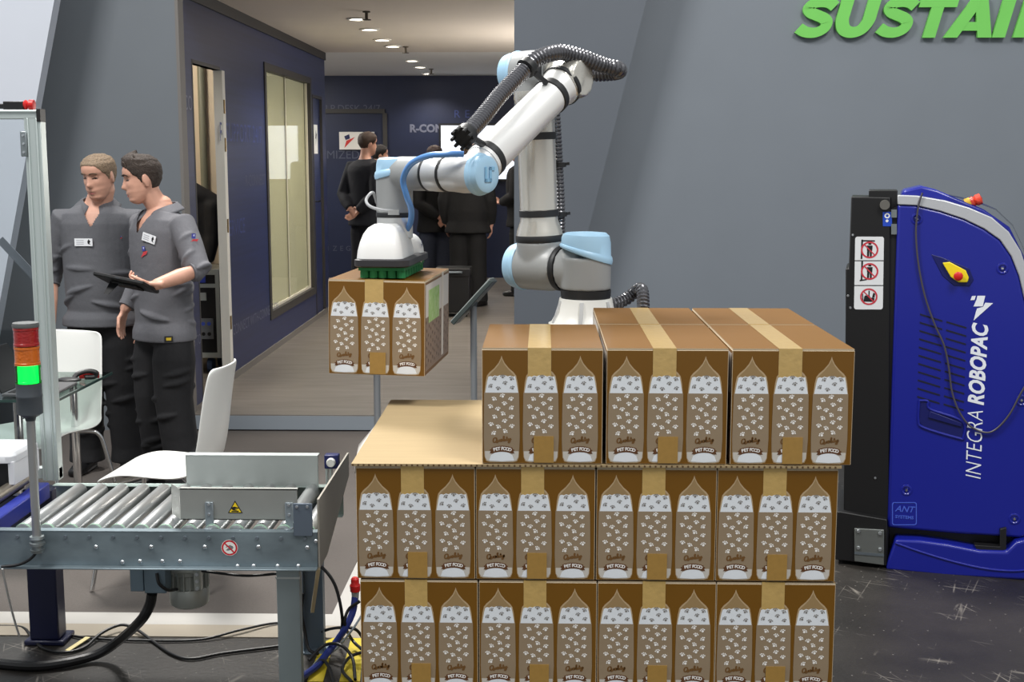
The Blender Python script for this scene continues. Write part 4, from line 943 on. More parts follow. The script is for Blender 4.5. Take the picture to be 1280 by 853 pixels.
b = MB(); pl = [(1186, 244), (1215, 250), (1245, 262), (1266, 282), (1279, 310), (1288, 345), (1296, 400)]
for k in range(len(pl)-1):
    for j in range(6):
        o0, o1 = -.07-j*.05+.006*math.sin(j*2.1+k), -.12-j*.05+.006*math.sin((j+1)*2.1+k)
        dz0, dz1 = [.004*math.sin(5*jj+k*1.7) for jj in (j, j+1)]
        b.add([RP(*pl[k], off=o0)+Vector((0, 0, dz0)), RP(*pl[k+1], off=o0)+Vector((0, 0, dz0)), RP(*pl[k+1], off=o1)+Vector((0, 0, dz1)), RP(*pl[k], off=o1)+Vector((0, 0, dz1))], [(0, 1, 2, 3)])
b.build('clear_plastic_wrap', glass('crumpled_plastic', (228, 232, 238), .28, .12), wm)
p = RP(1207, 256, -.12); q = RP(1217, 252, -.12)
MB().cyl(p, p+(q-p).normalized()*.022, .024, n=20).build('beacon_base', mat('beacon_yellow', (226, 180, 50), .4), wm)
MB().lathe([(0, .02), (.022, .02), (.024, .035), (.018, .04), (.024, .046), (.024, .066), (0, .072)], p, (q-p), 20).build('beacon_button', mat('beacon_red', (214, 66, 44), .35), wm)
# mast
b = MB().prism([RP(*q, off=-.05) for q in [(1064, 246), (1113, 247), (1113, 262), (1111, 700), (1054, 700), (1057, 400), (1057, 336), (1061, 336)]], -nR*.30); mm = b.build('mast', mast, wm, bevel=.004)
b = MB().prism([RP(*q, off=-.08) for q in [(1086, 248), (1086, 238), (1122, 238), (1122, 262), (1113, 262), (1113, 248)]], -nR*.2); b.build('mast_head', mast, wm, bevel=.003)
b = MB().cyl(RP(1106, 256, -.049), RP(1106, 256, -.06)+nR*.03, .021, n=20); b.build('pulley', mat('pulley_grey', (118, 116, 110), .4, .5), mm)
b = MB().prism([RP(*q, off=-.06) for q in [(1113, 262), (1122, 258), (1121, 662), (1110, 662)]], -nR*.12); b.build('mast_channel', mat('channel_black', (14, 14, 20), .5), wm)
for y0, y1 in ((262, 272), (280, 293)): MB().prism([RP(*q, off=-.055) for q in [(1114, y0), (1121, y0), (1121, y1), (1114, y1)]], nR*.01).build('bracket', M['galv'], mm)
b = MB().prism([RP(*q, off=-.01) for q in [(1051, 640), (1109, 650), (1109, 708), (1044, 700), (1046, 640)]], -nR*.4); b.build('base_block', mast, wm, bevel=.004)
b = MB().prism([RP(*q, off=-.008) for q in [(1068, 660), (1105, 662), (1105, 706), (1068, 701)]], nR*.012); pt = b.build('steel_plate', mat('plate_steel', (132, 136, 134), .4, .7, var=.1, scale=8), wm, bevel=.002)
MB().prism([RP(*q, off=.0045) for q in [(1068, 690), (1105, 693), (1105, 696), (1068, 693)]], nR*.003).build('plate_lip', M['galv_dark'], pt)
for q in ((1073, 664), (1100, 667), (1073, 685), (1100, 687)): p = RP(*q, off=.004); MB().lathe([(0, .008), (.007, .008), (.009, .004), (.009, 0)], p, nR, 8).build('bolt', M['bolt'], pt)
for q in ((1066, 294), (1063, 385), (1094, 598), (1060, 370)): p = RP(*q, off=-.05); MB().lathe([(0, .004), (.004, .004), (.006, 0)], p, nR, 8).build('rivet', M['bolt'], mm)
# prohibition label with three pictograms
def rq(x0, y0, x1, y1, r, off, skew=0):
    return [RP(x + skew*(y-y0)/(y1-y0), y, off) for x, y in [(a, b_) for a, b_ in rrect(x0, x1, y0, y1, r)]]
b = MB(); b.keep = True; b.poly(rq(1069, 296, 1105, 387, 3, -.0490, -1.5), 0)
F0 = FR(RP(1086, 312, -.0486), dR, UPV); cells = (312.5, 339.5, 371)
for y in (325.5, 356.5): b.add([RP(1068, y, -.0484), RP(1104.5, y, -.0484), RP(1104.5, y+1.1, -.0484), RP(1068, y+1.1, -.0484)], [(0, 1, 2, 3)], 1)
for k, cy_ in enumerate(cells):
    F = FR(RP(1087-(k == 2), cy_, -.0484), dR, UPV)
    r0_, r1_ = .0365, .0295; nn = 28
    vs = [F @ Vector((r*math.cos(2*pi*j/nn), r*math.sin(2*pi*j/nn), .0004)) for r in (r0_, r1_) for j in range(nn)]
    b.add(vs, [(j, (j+1) % nn, (j+1) % nn+nn, j+nn) for j in range(nn)], 2)
    if k < 2:                                     # a standing figure beside a mast
        for q in ([(-.006, .022), (.006, .022), (.006, .033), (-.006, .033)], [(-.011, -.004), (.011, -.004), (.012, .019), (-.012, .019)], [(-.010, -.032), (-.002, -.032), (0, -.004), (-.010, -.004)], [(.002, -.032), (.010, -.032), (.010, -.004), (.001, -.004)],
                  [(-.036, -.04), (-.029, -.04), (-.029, .044), (-.036, .044)], ([(-.036, .036), (.02, .036), (.02, .042), (-.036, .042)] if k == 0 else [(-.04, -.044), (-.01, -.038), (-.012, -.033), (-.04, -.038)])):
            b.poly([F @ Vector((x, y, .0002)) for x, y in q], 1)
    else:                                         # a lift truck
        for q in ([(-.022, -.022), (.022, -.022), (.024, -.006), (.008, -.004), (.002, .006), (-.018, .004)], [(-.002, .0), (.003, .0), (.003, .026), (-.002, .026)], [(.014, -.004), (.024, -.004), (.026, .014), (.018, .018)], [(-.026, -.024), (-.022, -.024), (-.024, .012), (-.028, .012)]):
            b.poly([F @ Vector((x, y, .0002)) for x, y in q], 1)
    c45 = math.sqrt(.5)
    b.poly([F @ Vector((x, y, .0006)) for x, y in ((-.0245, .021), (-.021, .0245), (.0245, -.021), (.021, -.0245))], 2)
b.build('prohibition_label', [mat('label_white', (222, 224, 226), .5), M['black'], mat('label_red', (196, 52, 66), .5)], wm, smooth=False)
b = MB(); b.keep = True; b.poly(rq(1103.5, 265, 1115, 283, .8, -.0480), 0)
F = FR(RP(1109, 271, -.0476), dR, UPV)
for cy_, ra, rb_ in ((0.004, .0115, .006), (-.018, .006, .0)):
    nn = 18; vs = [F @ Vector((r*math.cos(2*pi*j/nn), cy_+r*math.sin(2*pi*j/nn), .0003)) for r in (ra, max(rb_, .001)) for j in range(nn)]
    b.add(vs, [(j, (j+1) % nn, (j+1) % nn+nn, j+nn) for j in range(nn)], 1)
b.build('blue_notice', [mat('notice_blue', (30, 70, 180), .4), M['white']], wm, smooth=False)
# vents, handle recess, dimples, emergency stop
sl = mat('vent_slot_dark', (6, 8, 36), .7)
for k in range(11):
    y = 392 + k*10.3; x0 = 1150-k*.35
    MB().prism([RP(x, yy_, -.041) for x, yy_ in ((x0, y), (x0+28, y+8.5), (x0+28, y+10.5), (x0, y+2))], nR*.0025).build('vent_slot', sl, wm, smooth=False)
    MB().prism([RP(x, yy_, -.041) for x, yy_ in ((x0+33, y+9.5), (x0+58, y+17), (x0+58, y+19), (x0+33, y+11.5))], nR*.0025).build('vent_slot', sl, wm, smooth=False)
hq = [(1149, 501), (1160, 502), (1163, 512), (1203, 527), (1204, 547), (1198, 548), (1155, 535), (1148, 526)]
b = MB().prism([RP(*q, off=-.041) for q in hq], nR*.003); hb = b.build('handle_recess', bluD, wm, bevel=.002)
b = MB().tube(spline([RP(*q, off=-.038) for q in hq + hq[:1]], 5), .0055, 8); b.build('recess_rim', blu, hb)
MB().prism([RP(*q, off=-.037) for q in [(1163, 514), (1202, 529), (1202, 534), (1160, 522)]], nR*.006).build('grip', bluD, hb, bevel=.002)
for q in ((1146, 274), (1253, 336), (1133, 613), (1268, 649), (1277, 501)):
    p = RP(*q, off=-.041); k = MB().lathe([(.026, -.001), (.024, .003), (.018, .004), (.014, .001), (0, .001)], p, nR, 24).build('screw_dimple', blu, wm)
    MB().lathe([(0, .006), (.005, .0055), (.008, .001)], p, nR, 12).build('screw', M['chrome'], k)
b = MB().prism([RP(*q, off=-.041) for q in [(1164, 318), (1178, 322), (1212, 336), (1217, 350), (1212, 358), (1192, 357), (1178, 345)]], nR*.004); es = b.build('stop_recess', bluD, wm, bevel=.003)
b = MB().prism([RP(*q, off=-.037) for q in [(1178, 328.5), (1187, 327.5), (1207, 338), (1211, 347), (1209, 353), (1198, 353), (1188, 346)]], nR*.012); b.build('yellow_plate', mat('stop_yellow', (240, 216, 30), .4), es, bevel=.003)
p = RP(1197.5, 345, -.025); MB().lathe([(.012, 0), (.012, .012), (.0185, .014), (.019, .022), (.014, .026), (0, .027)], p, nR, 24).build('stop_button', M['red'], es)
# foot skirt with its long crease
b = MB().prism([RP(*q, off=0) for q in [(1119, 675), (1150, 676), (1185, 681), (1225, 689), (1258, 690), (1270, 678), (1296, 672), (1302, 690), (1300, 722), (1280, 726), (1180, 721), (1107, 713), (1110, 700)]], -nR*.36); b.build('foot_skirt', blu, wm, bevel=.012, seg=3)
MB().tube(spline([RP(*q, off=.001) for q in [(1119, 679), (1150, 690), (1190, 702), (1230, 711), (1265, 714), (1290, 712)]], 6), .0045, 8).build('skirt_crease', blu, wm)
b = MB().prism([RP(*q, off=-.10) for q in [(1112, 655), (1290, 665), (1290, 700), (1112, 690)]], -nR*.3); b.build('undercarriage', M['black'], wm)
b = MB().prism([RP(*q, off=-.02) for q in [(1218, 682), (1250, 684), (1250, 662), (1258, 660), (1258, 690), (1222, 690)]], -nR*.05); b.build('latch', M['black'], wm, bevel=.002)
# lettering and emblem
white_l = mat('white_lettering', (232, 236, 244), .5)
def upright(s, pa, pb, wpx, bold, shear, name):
    v, f = text(s, .1, bold, shear); lo = min(q.x for q in v); hi = max(q.x for q in v); zl = min(q.y for q in v); zh = max(q.y for q in v)
    a, c = RP(*pa, off=-.0385), RP(*pb, off=-.0385); hgt = (RP(pa[0]+wpx, pa[1], -.0385) - a).length
    F = FR(a, c-a, -dR) @ Matrix.Diagonal(((c-a).length/(hi-lo), hgt/(zh-zl), 1, 1)) @ Matrix.Translation((-lo, -zl, 0))
    MB().add(v, f, 0, F).build(name, white_l, wm, smooth=False)
upright('INTEGRA', (1226, 599), (1229, 514), 19.5, -.0012, .25, 'lettering')
upright('ROBOPAC', (1230, 507), (1236, 404), 21, .0035, .25, 'lettering')
b = MB(); b.keep = True; C6 = lambda v, w: RP(1040+v*.2286, 225+w*.2286, -.0385)
for q in ([(757, 658), (765, 636), (787, 634), (779, 657)], [(795, 634), (838, 634), (824, 692), (774, 692), (790, 655)], [(838, 672), (881, 674), (774, 770), (792, 704), (826, 694)]): b.poly([C6(*v) for v in q])
b.build('emblem', white_l, wm, smooth=False)
lb = mat('badge_pale_blue', (70, 96, 205), .4); b = MB(); b.keep = True
o_, i_ = rq(1115, 628, 1146, 657, 3, -.0385), rq(1116.2, 629.2, 1144.8, 655.8, 2.4, -.0385); nn = len(o_)
b.add(o_+i_, [(j, (j+1) % nn, (j+1) % nn+nn, j+nn) for j in range(nn)])
for s_, py, sz, sh in (('ANT', 637, .038, .3), ('SYSTEMS', 647, .02, 0)):
    v, f = text(s_, sz, .0006, sh); b.add(v, f, 0, FR(RP(1130.5, py, -.0383), dR, UPV))
b.build('ant_badge', lb, wm, smooth=False)
wire = [(1153, 241), (1148, 258), (1145, 290), (1148, 330), (1156, 370), (1168, 405), (1180, 432), (1186, 460), (1190, 490), (1199, 515), (1213, 533), (1232, 541), (1246, 536), (1262, 518), (1276, 492), (1292, 465)]
tag(MB().tube(spline([RP(*q, off=-.028) for q in wire], 6), .0042, 8).build('hanging_cable', mat('dark_grey_wire', (74, 70, 76), .4)), 'thin grey cable looping down over the blue wrapping machine', 'cable')

# ================================================================== WHITE CHAIRS, GLASS TABLE
shellm = mat('white_chair_shell', (238, 238, 234), .32, coat=.2)
def chair(label, loc, rz, s=1.0):
    t = thing('chair', label, 'chair', loc, rz, 'white shell chairs behind the conveyor'); W_ = WM[t]
    path = [(.225, .412, .17), (.222, .428, .195), (.20, .444, .208), (.12, .452, .218), (.03, .446, .222), (-.06, .438, .220), (-.13, .440, .212), (-.175, .458, .204), (-.205, .50, .198), (-.222, .57, .194), (-.236, .66, .190), (-.25, .76, .184), (-.268, .85, .176), (-.275, .875, .168), (-.28, .888, .14)]
    b = MB(); n = 12
    for i, (y, z, hw) in enumerate(path):
        for k in range(n+1):
            u_ = -1+2*k/n; e = abs(u_)**2.6
            cup = e*(.03 if i > 7 else 0); lift = e*(.018 if 3 <= i <= 7 else 0)
            b.v.append(Vector((hw*s*u_, (y+cup)*s, (z+lift)*s)))
    for i in range(len(path)-1):
        for k in range(n): b.f.append((i*(n+1)+k, i*(n+1)+k+1, (i+1)*(n+1)+k+1, (i+1)*(n+1)+k)); b.m.append(0)
    b.v = [W_ @ v for v in b.v]; b.build('shell', shellm, t, solid=.011, subsurf=2)
    for sx in (-1, 1):
        for sy in (-1, 1):
            b = MB(); pts = [(sx*.05, sy*.08, .425), (sx*.15, sy*.14, .422), (sx*.185, sy*.165, .405), (sx*.205, sy*.185, .33), (sx*.255, sy*.235, .004)]
            b.tube([W_ @ Vector(p)*1.0 for p in [Vector(q)*s for q in spline(pts, 5)]], .0095*s, 12); b.build('leg', M['chrome'], t)
    b = MB().box(-.08*s, .08*s, -.1*s, .1*s, .424*s, .434*s); b.v = [W_ @ v for v in b.v]; b.build('mounting_plate', M['chrome'], t)
    return t
chair('white shell chair facing the camera beyond the glass table by the men', (-2.44, 6.14, .012), R(163), 1.04)
chair('white shell chair turned sideways right behind the conveyor', (-1.60, 5.36, .016), R(86), 1.04)
tb = thing('glass_table', 'clear glass table on chrome legs beside the two standing men', 'table', (-2.6, 6.0, .012))
MB().box(-3.25, -2.16, 5.60, 6.36, .718, .728).build('glass_top', glass('table_glass', (206, 216, 213), .06), tb)
b = MB(); b.box(-2.163, -2.159, 5.60, 6.36, .717, .729); b.box(-3.25, -2.16, 5.598, 5.602, .717, .729); b.build('polished_edge', mat('glass_edge_dark_green', (52, 74, 70), .15), tb)
for x, y in ((-2.385, 5.72), (-2.31, 6.22), (-3.1, 5.72), (-3.1, 6.22)): MB().cyl((x, y, .012), (x, y, .717), .02, n=20).build('leg', M['chrome'], tb)
lp = thing('laptop', 'dark laptop open at the left end of the glass table', 'laptop', (-2.33, 5.82, .729))
MB().box(-2.43, -2.20, 5.66, 5.98, .7295, .745).build('keyboard_base', mat('laptop_grey', (92, 92, 94), .45, .3), lp, bevel=.004)
b = MB()
for i in range(5):
    for j in range(11): b.box(-2.41+i*.024, -2.39+i*.024, 5.68+j*.026, 5.702+j*.026, .7455, .7475)
tag(b.build('keys', M['black'], lp, smooth=False), kind='stuff')
MB().bar((-2.43, 5.82, .745), (-2.53, 5.82, .93), .32, .008, up=(1, 0, .5)).build('screen_lid', M['black'], lp, bevel=.003)
tl = thing('tape_tool', 'black loop handled tool with bright red grip on the glass table', 'tool', (-2.28, 6.1, .729))
zq = .74
b = MB().tube(spline([atZ(92, 474, zq), atZ(97, 468, zq+.02), atZ(110, 464, zq+.03), atZ(120, 466, zq+.02), atZ(118, 471, zq), atZ(106, 472, zq)]), .012, 10)
b.ell(atZ(86, 475, .742), (.06, .04, .0125)); b.build('loop_handle', M['black'], tl)
MB().cyl(atZ(99, 470, .745), atZ(124, 469, .745), .0155, n=16).build('red_grip', M['red'], tl)
b = MB().bar(atZ(58, 484, .735), atZ(83, 480, .735), .02, .008); tag(b.build('pen', M['black']), 'black pen lying on the glass table by the laptop', 'pen')

# ================================================================== INFO STANDS in front of the booth step
def stand(label, px, Y, tilt):
    base = atY(px, 400, Y); x = base.x
    t = thing('info_stand', label, 'stand', (x, Y, .0))
    MB().lathe([(0, 0), (.16, 0), (.16, .008), (.03, .014), (0, .014)], (x, Y, 0), UPV, 32).build('base_plate', M['galv_dark'], t)
    return t, x
t, x = stand('grey pole info stand with tilted flat panel left of the carton stack', 592, 7.4, 1)
pa, pb = atY(569, 403, 7.35), atY(617, 350, 7.35)
MB().cyl((x, 7.4, .012), (x, 7.4, .96), .019, n=20).build('pole', mat('stand_grey_pole', (150, 154, 158), .4, .5), t)
u_ = (pb-pa).normalized()
b = MB().bar(pa, pb, .26, .026, up=(-.75, .1, .66)); b.build('panel', mat('panel_grey_green', (70, 78, 76), .35, .4), t, bevel=.004)
b = MB().bar(pa+Vector((-.012, -.003, .010)), pb+Vector((-.012, -.003, .010)), .22, .004, up=(-.75, .1, .66)); b.build('display', mat('panel_display', (165, 172, 170), .25), t)
b = MB().bar((x, 7.4, .95), ((pa+pb)/2), .035, .02); b.build('bracket', M['galv_dark'], t)
t, x = stand('plain grey pole of an info stand under the held carton', 470, 7.0, 0)
MB().cyl((x, 7.0, .012), (x, 7.0, .86), .019, n=20).build('pole', mat('stand_grey_pole', (150, 154, 158), .4, .5), t)
MB().bar((x-.12, 7.0, .80), (x+.10, 7.0, .94), .30, .02).build('panel', mat('panel_grey_green', (70, 78, 76), .35, .4), t, bevel=.004)

# ================================================================== THINGS IN THE STORE BEHIND THE DOORWAY
fc = thing('flight_case', 'black flight case with silver corners inside the open doorway', 'case', (-2.8, 10.2, .12))
b = MB().box(-3.1, -2.5, 9.9, 10.4, .25, .93); bd2 = b.build('case_body', mat('case_black_panel', (26, 26, 30), .5), fc)
for z0, z1 in ((.25, .29), (.80, .83), (.90, .94)): MB().box(-3.105, -2.495, 9.89, 10.41, z0, z1).build('edge_rail', M['alu'], fc)
for x0 in (-3.105, -2.525): MB().box(x0, x0+.03, 9.885, 9.9, .25, .93).build('corner_rail', M['alu'], fc)
MB().box(-2.72, -2.60, 9.882, 9.89, .84, .895).build('blue_strip', mat('case_blue_label', (44, 62, 160), .5), fc)
b = MB().box(-2.74, -2.55, 9.875, 9.89, .40, .56); pn = b.build('connector_panel', mat('panel_mid_grey', (120, 124, 130), .5, .3), fc)
for i in range(4):
    for j in range(2): MB().cyl((-2.715+i*.045, 9.87, .44+j*.08), (-2.715+i*.045, 9.876, .44+j*.08), .015, n=10).build('socket', mat('socket_blue', (60, 84, 190), .5) if j else M['black'], pn)
MB().box(-2.66, -2.60, 9.885, 9.9, .70, .76).build('latch', M['alu'], fc)
for x0 in (-3.0, -2.6):
    for y0 in (9.98, 10.3): MB().cyl((x0-.02, y0, .18), (x0+.02, y0, .18), .058, n=20).build('castor', mat('castor_blue_grey', (60, 78, 110), .5), fc)
b = MB(); rn = random.Random(5)
b.limb([(-2.92, 10.15, 1.50), (-2.74, 10.1, 1.53), (-2.54, 10.12, 1.44)], [.07, .09, .06]); b.limb([(-2.78, 10.1, 1.48), (-2.77, 10.12, 1.2), (-2.75, 10.1, 1.04)], [(.16, .08), (.2, .11), (.19, .1)], side=(1, 0, 0)); b.limb([(-2.58, 10.08, 1.42), (-2.57, 10.05, 1.2), (-2.6, 10.0, 1.02)], [.07, .06, .05])
jk = remesh(b, 'black_jacket', mat('black_jacket_cloth', (20, 20, 23), .85, bump=.8, bscale=14), None, .016, 3)
tag(jk, 'black jacket heaped on the flight case inside the open doorway', 'jacket')

# ================================================================== CABLES, FLOOR TAPES
cab = mat('black_cable', (18, 18, 20), .45)
def cable(name, pts, r, m, label, cat='cable', group=None):
    return tag(MB().tube(spline(pts, 7), r, 10).build(name, m), label, cat, group)
g = lambda x, y, z=.008: atZ(x, y, z)
cable('thick_hose', [atY(190, 742, 4.09), atY(187, 757, 4.10), atY(176, 776, 4.13), g(150, 800, .10), g(122, 818, .03), g(80, 829, .02), g(40, 833, .018), g(-10, 829, .018)], .0175, cab, 'thick black hose curving from the conveyor to the dark floor', 'hose')
cable('floor_cable', [g(-5, 783), g(28, 785), g(42, 800), g(55, 811), g(80, 816), g(105, 810), g(125, 793, .02), g(145, 783, .03), g(158, 782, .03), g(172, 788, .02), g(190, 801), g(215, 818), g(240, 824), g(280, 817), g(352, 808)], .0058, cab, 'black cable snaking in waves over the dark floor under the conveyor')
cable('floor_cable', [g(70, 790), g(110, 798), g(180, 801), g(250, 800), g(300, 788, .02), g(352, 779, .02), g(400, 790)], .0048, cab, 'thin black cable lying straight along the carpet ramp')
cable('white_cord', [atY(3, 711, 3.90), atY(9, 740, 3.96), atY(17, 772, 4.05), atY(24, 795, 4.12)], .0035, mat('white_cord', (206, 206, 204), .5), 'thin white cord hanging below the conveyor by the blue leg', 'cord')
cable('tower_cable', [Vector((px_, yy-.006, .57)), atY(46, 690, 3.90), atY(38, 699, 3.90), atY(24, 706, 3.902), atY(2, 709, 3.905)], .0048, cab, 'short black cable from the signal tower along the conveyor rail')
cable('motor_cable', [atY(252, 714, 3.98), atY(275, 717, 3.97), atY(305, 720, 3.96), atY(330, 719, 3.96), atY(350, 717, 3.97)], .0045, cab, 'black cable slung under the conveyor rail near the front leg')
cable('motor_lead', [atY(196, 717, 4.05), atY(199, 730, 4.04), atY(210, 738, 4.06), atY(221, 737, 4.13)], .0055, cab, 'short black lead into the side of the grey gear motor')
cable('blue_cable_bundle', [atY(444, 745, 4.50), atY(441, 765, 4.48), atY(432, 785, 4.45), g(420, 803, .06), g(408, 818, .03), g(395, 834, .02), g(372, 850, .02)], .0125, mat('blue_cable', (30, 48, 128), .45), 'blue cable bundle running down beside the lowest carton', 'cable')
lab = ('hank strapped to the rear conveyor leg', 'loop low over the yellow tape', 'loop nearest the conveyor leg', 'loop arching over the yellow tape', 'loop close to the lowest carton', 'loop crossing the yellow tape stripe', 'loop hugging the floor edge')
for k, q in enumerate(([atY(379, 742, 4.48), atY(377, 765, 4.48), atY(381, 790, 4.48), g(386, 812, .03), g(398, 818, .02)], [g(386, 826, .02), g(404, 808, .05), g(424, 806, .07), g(440, 822, .04), g(444, 850, .02)], [atY(386, 700, 4.5), atY(405, 712, 4.46), atY(420, 735, 4.44), atY(428, 775, 4.44), g(424, 800, .03)], [g(384, 800, .03), g(405, 789, .07), g(425, 785, .10), g(444, 787, .10), g(455, 800, .05)], [atY(450, 752, 4.47), atY(436, 762, 4.46), atY(431, 780, 4.44), g(440, 800, .04), g(452, 812, .03)],
                       [g(440, 853, .02), g(428, 838, .02), g(437, 822, .03), g(455, 815, .04)], [g(384, 840, .02), g(402, 826, .03), g(412, 836, .02), g(418, 856, .02)])):
    cable('cable_loop', q, .0058, cab, f'black cable {lab[k]} left of the stack', 'cable', 'black cables beside the stack')
cable('pale_cable', [atY(452, 770, 4.44), atY(440, 788, 4.42), g(420, 812, .03), g(402, 822, .02), g(388, 836, .015)], .004, mat('pale_grey_cable', (164, 176, 186), .5), 'pale grey cable twisted along the blue cable bundle')
s = thing('red_connector', 'red round connector on the blue cables beside the middle carton', 'connector', tuple(atY(444, 745, 4.5)))
p = atY(444, 740, 4.5); MB().lathe([(0, 0), (.018, .002), (.020, .024), (.015, .032), (.015, .048), (.01, .054), (0, .054)], p+Vector((0, 0, .0)), UPV, 18).build('plug', M['red'], s); MB().lathe([(0, -.035), (.012, -.034), (.015, 0), (0, 0)], p, UPV, 14).build('gland', M['alu'], s)
yel = mat('yellow_floor_tape', (222, 200, 36), .5, rgb2=(190, 168, 40), scale=9)
for q, l in (([(384, 853), (402, 805), (419, 797), (404, 853)], 'yellow floor tape stripe beside the conveyor leg'), ([(424, 853), (440, 795), (456, 785), (450, 853)], 'yellow floor tape stripe against the lowest carton')):
    tag(MB().prism([g(x, y, .0015) for x, y in q], (0, 0, .002)).build('floor_tape', yel), l, 'tape', 'yellow tape stripes by the stack')
tag(MB().bar(g(84, 814, .004), g(110, 797, .012), .02, .003).build('tape_scrap', mat('pale_yellow_tag', (222, 208, 150), .6)), 'pale yellow scrap of tape by the blue machine leg', 'tape')

# ================================================================== PEOPLE
skin = mat('skin', (206, 156, 134), .5, var=.05, scale=30); lipm = mat('lips', (168, 98, 92), .5); eyew = mat('eye_white', (214, 206, 200), .3); eyed = mat('eye_dark', (44, 34, 28), .3)
FT = [(-.118, .045), (-.108, .070), (-.095, .082), (-.078, .080), (-.066, .085), (-.050, .088), (-.036, .086), (-.015, .087), (.008, .085), (.022, .084), (.038, .093), (.06, .092), (.08, .083), (.10, .058), (.112, .03), (.118, .0)]
BT = [(-.118, .03), (-.10, .0), (-.08, -.025), (-.06, -.05), (-.03, -.075), (0, -.090), (.03, -.098), (.06, -.097), (.085, -.083), (.105, -.052), (.118, 0)]
WT = [(-.118, .02), (-.105, .040), (-.09, .050), (-.07, .058), (-.045, .065), (-.02, .069), (.01, .072), (.04, .075), (.07, .073), (.092, .06), (.108, .038), (.118, .0)]
NT = [(-.042, 0.), (-.036, .014), (-.030, .026), (-.022, .025), (-.008, .017), (.008, .010), (.024, .005), (.04, 0)]
def head_pt(th, z, off=0):
    f, bk, w_ = lerp_tab(FT, z), lerp_tab(BT, z), lerp_tab(WT, z)
    yc, hd = (f+bk)/2, (f-bk)/2; e = 2/2.25
    c, s_ = math.cos(th), math.sin(th)
    x = w_*math.copysign(abs(s_)**e, s_); y = yc + hd*math.copysign(abs(c)**e, c)
    if c > 0:
        y += lerp_tab(NT, z)*math.exp(-(x/(.013 if z < -.015 else .010))**2)
        y -= .010*math.exp(-((abs(x)-.032)/.014)**2 - ((z-.016)/.012)**2)
        y += .005*math.exp(-(x/.022)**2 - ((z+.058)/.007)**2) - .004*math.exp(-(x/.025)**2-((z+.066)/.004)**2) + .004*math.exp(-(x/.024)**2-((z+.075)/.006)**2)
        y += .004*math.exp(-((abs(x)-.045)/.016)**2 - ((z+.012)/.018)**2)
    p = Vector((x, y, z))
    if off: p += Vector((x, y-yc, z*.8)).normalized()*off
    return p
def head_mesh(mb, Hm, n=72, m=64, fn=None):
    vs = []; fs = []
    for i in range(m+1):
        z = -.1175 + .235*(.5-.5*math.cos(pi*i/m))
        for j in range(n):
            th = 2*pi*j/n; vs.append(Hm @ head_pt(th, z, fn(th, z) if fn else 0))
    for i in range(m):
        for j in range(n): a = i*n+j; b_ = i*n+(j+1) % n; fs.append((a, b_, b_+n, a+n))
    fs.append(tuple(range(n-1, -1, -1))); fs.append(tuple(range(m*n, (m+1)*n)))
    mb.add(vs, fs)
def hand(mb, wrist, d, nrm, thumb_side, curl=35, s=1.0, spread=.0):
    d = Vector(d).normalized(); nrm = Vector(nrm); nrm = (nrm-d*nrm.dot(d)).normalized(); l = d.cross(nrm)*thumb_side
    wrist = Vector(wrist)
    mb.limb([wrist-d*.03, wrist+d*.015*s, wrist+d*.05*s, wrist+d*.085*s], [(.027, .019), (.032*s, .016*s), (.041*s, .015*s), (.038*s, .012*s)], side=l)
    for k, (o_, L_) in enumerate(((.031, .072), (.0105, .082), (-.0105, .076), (-.031, .060))):
        p = wrist + d*.084*s + l*o_*s; a = 0; pts = [p-d*.015]; rs = [.0088*s]
        for q, fr_ in enumerate((.45, .32, .23)):
            a += R(curl*(.7 if q == 0 else 1))
            pts.append(pts[-1] + (d*math.cos(a)+nrm*math.sin(a)+l*spread*(1.5-k)*.3)*(L_*fr_*s+(.015 if q == 0 else 0))); rs.append((.0086, .0078, .0064)[q]*s)
        mb.limb(pts, rs, 10)
    p = wrist + d*.028*s + l*.026*s
    t1 = p + (d*.55+l*.75+nrm*.25).normalized()*.042*s; t2 = t1 + (d*.85+l*.3+nrm*.4).normalized()*.032*s; t3 = t2 + (d*.9+nrm*.45).normalized()*.024*s
    mb.limb([p-l*.01, t1, t2, t3], [.0125*s, .0105*s, .0095*s, .0075*s], 10)
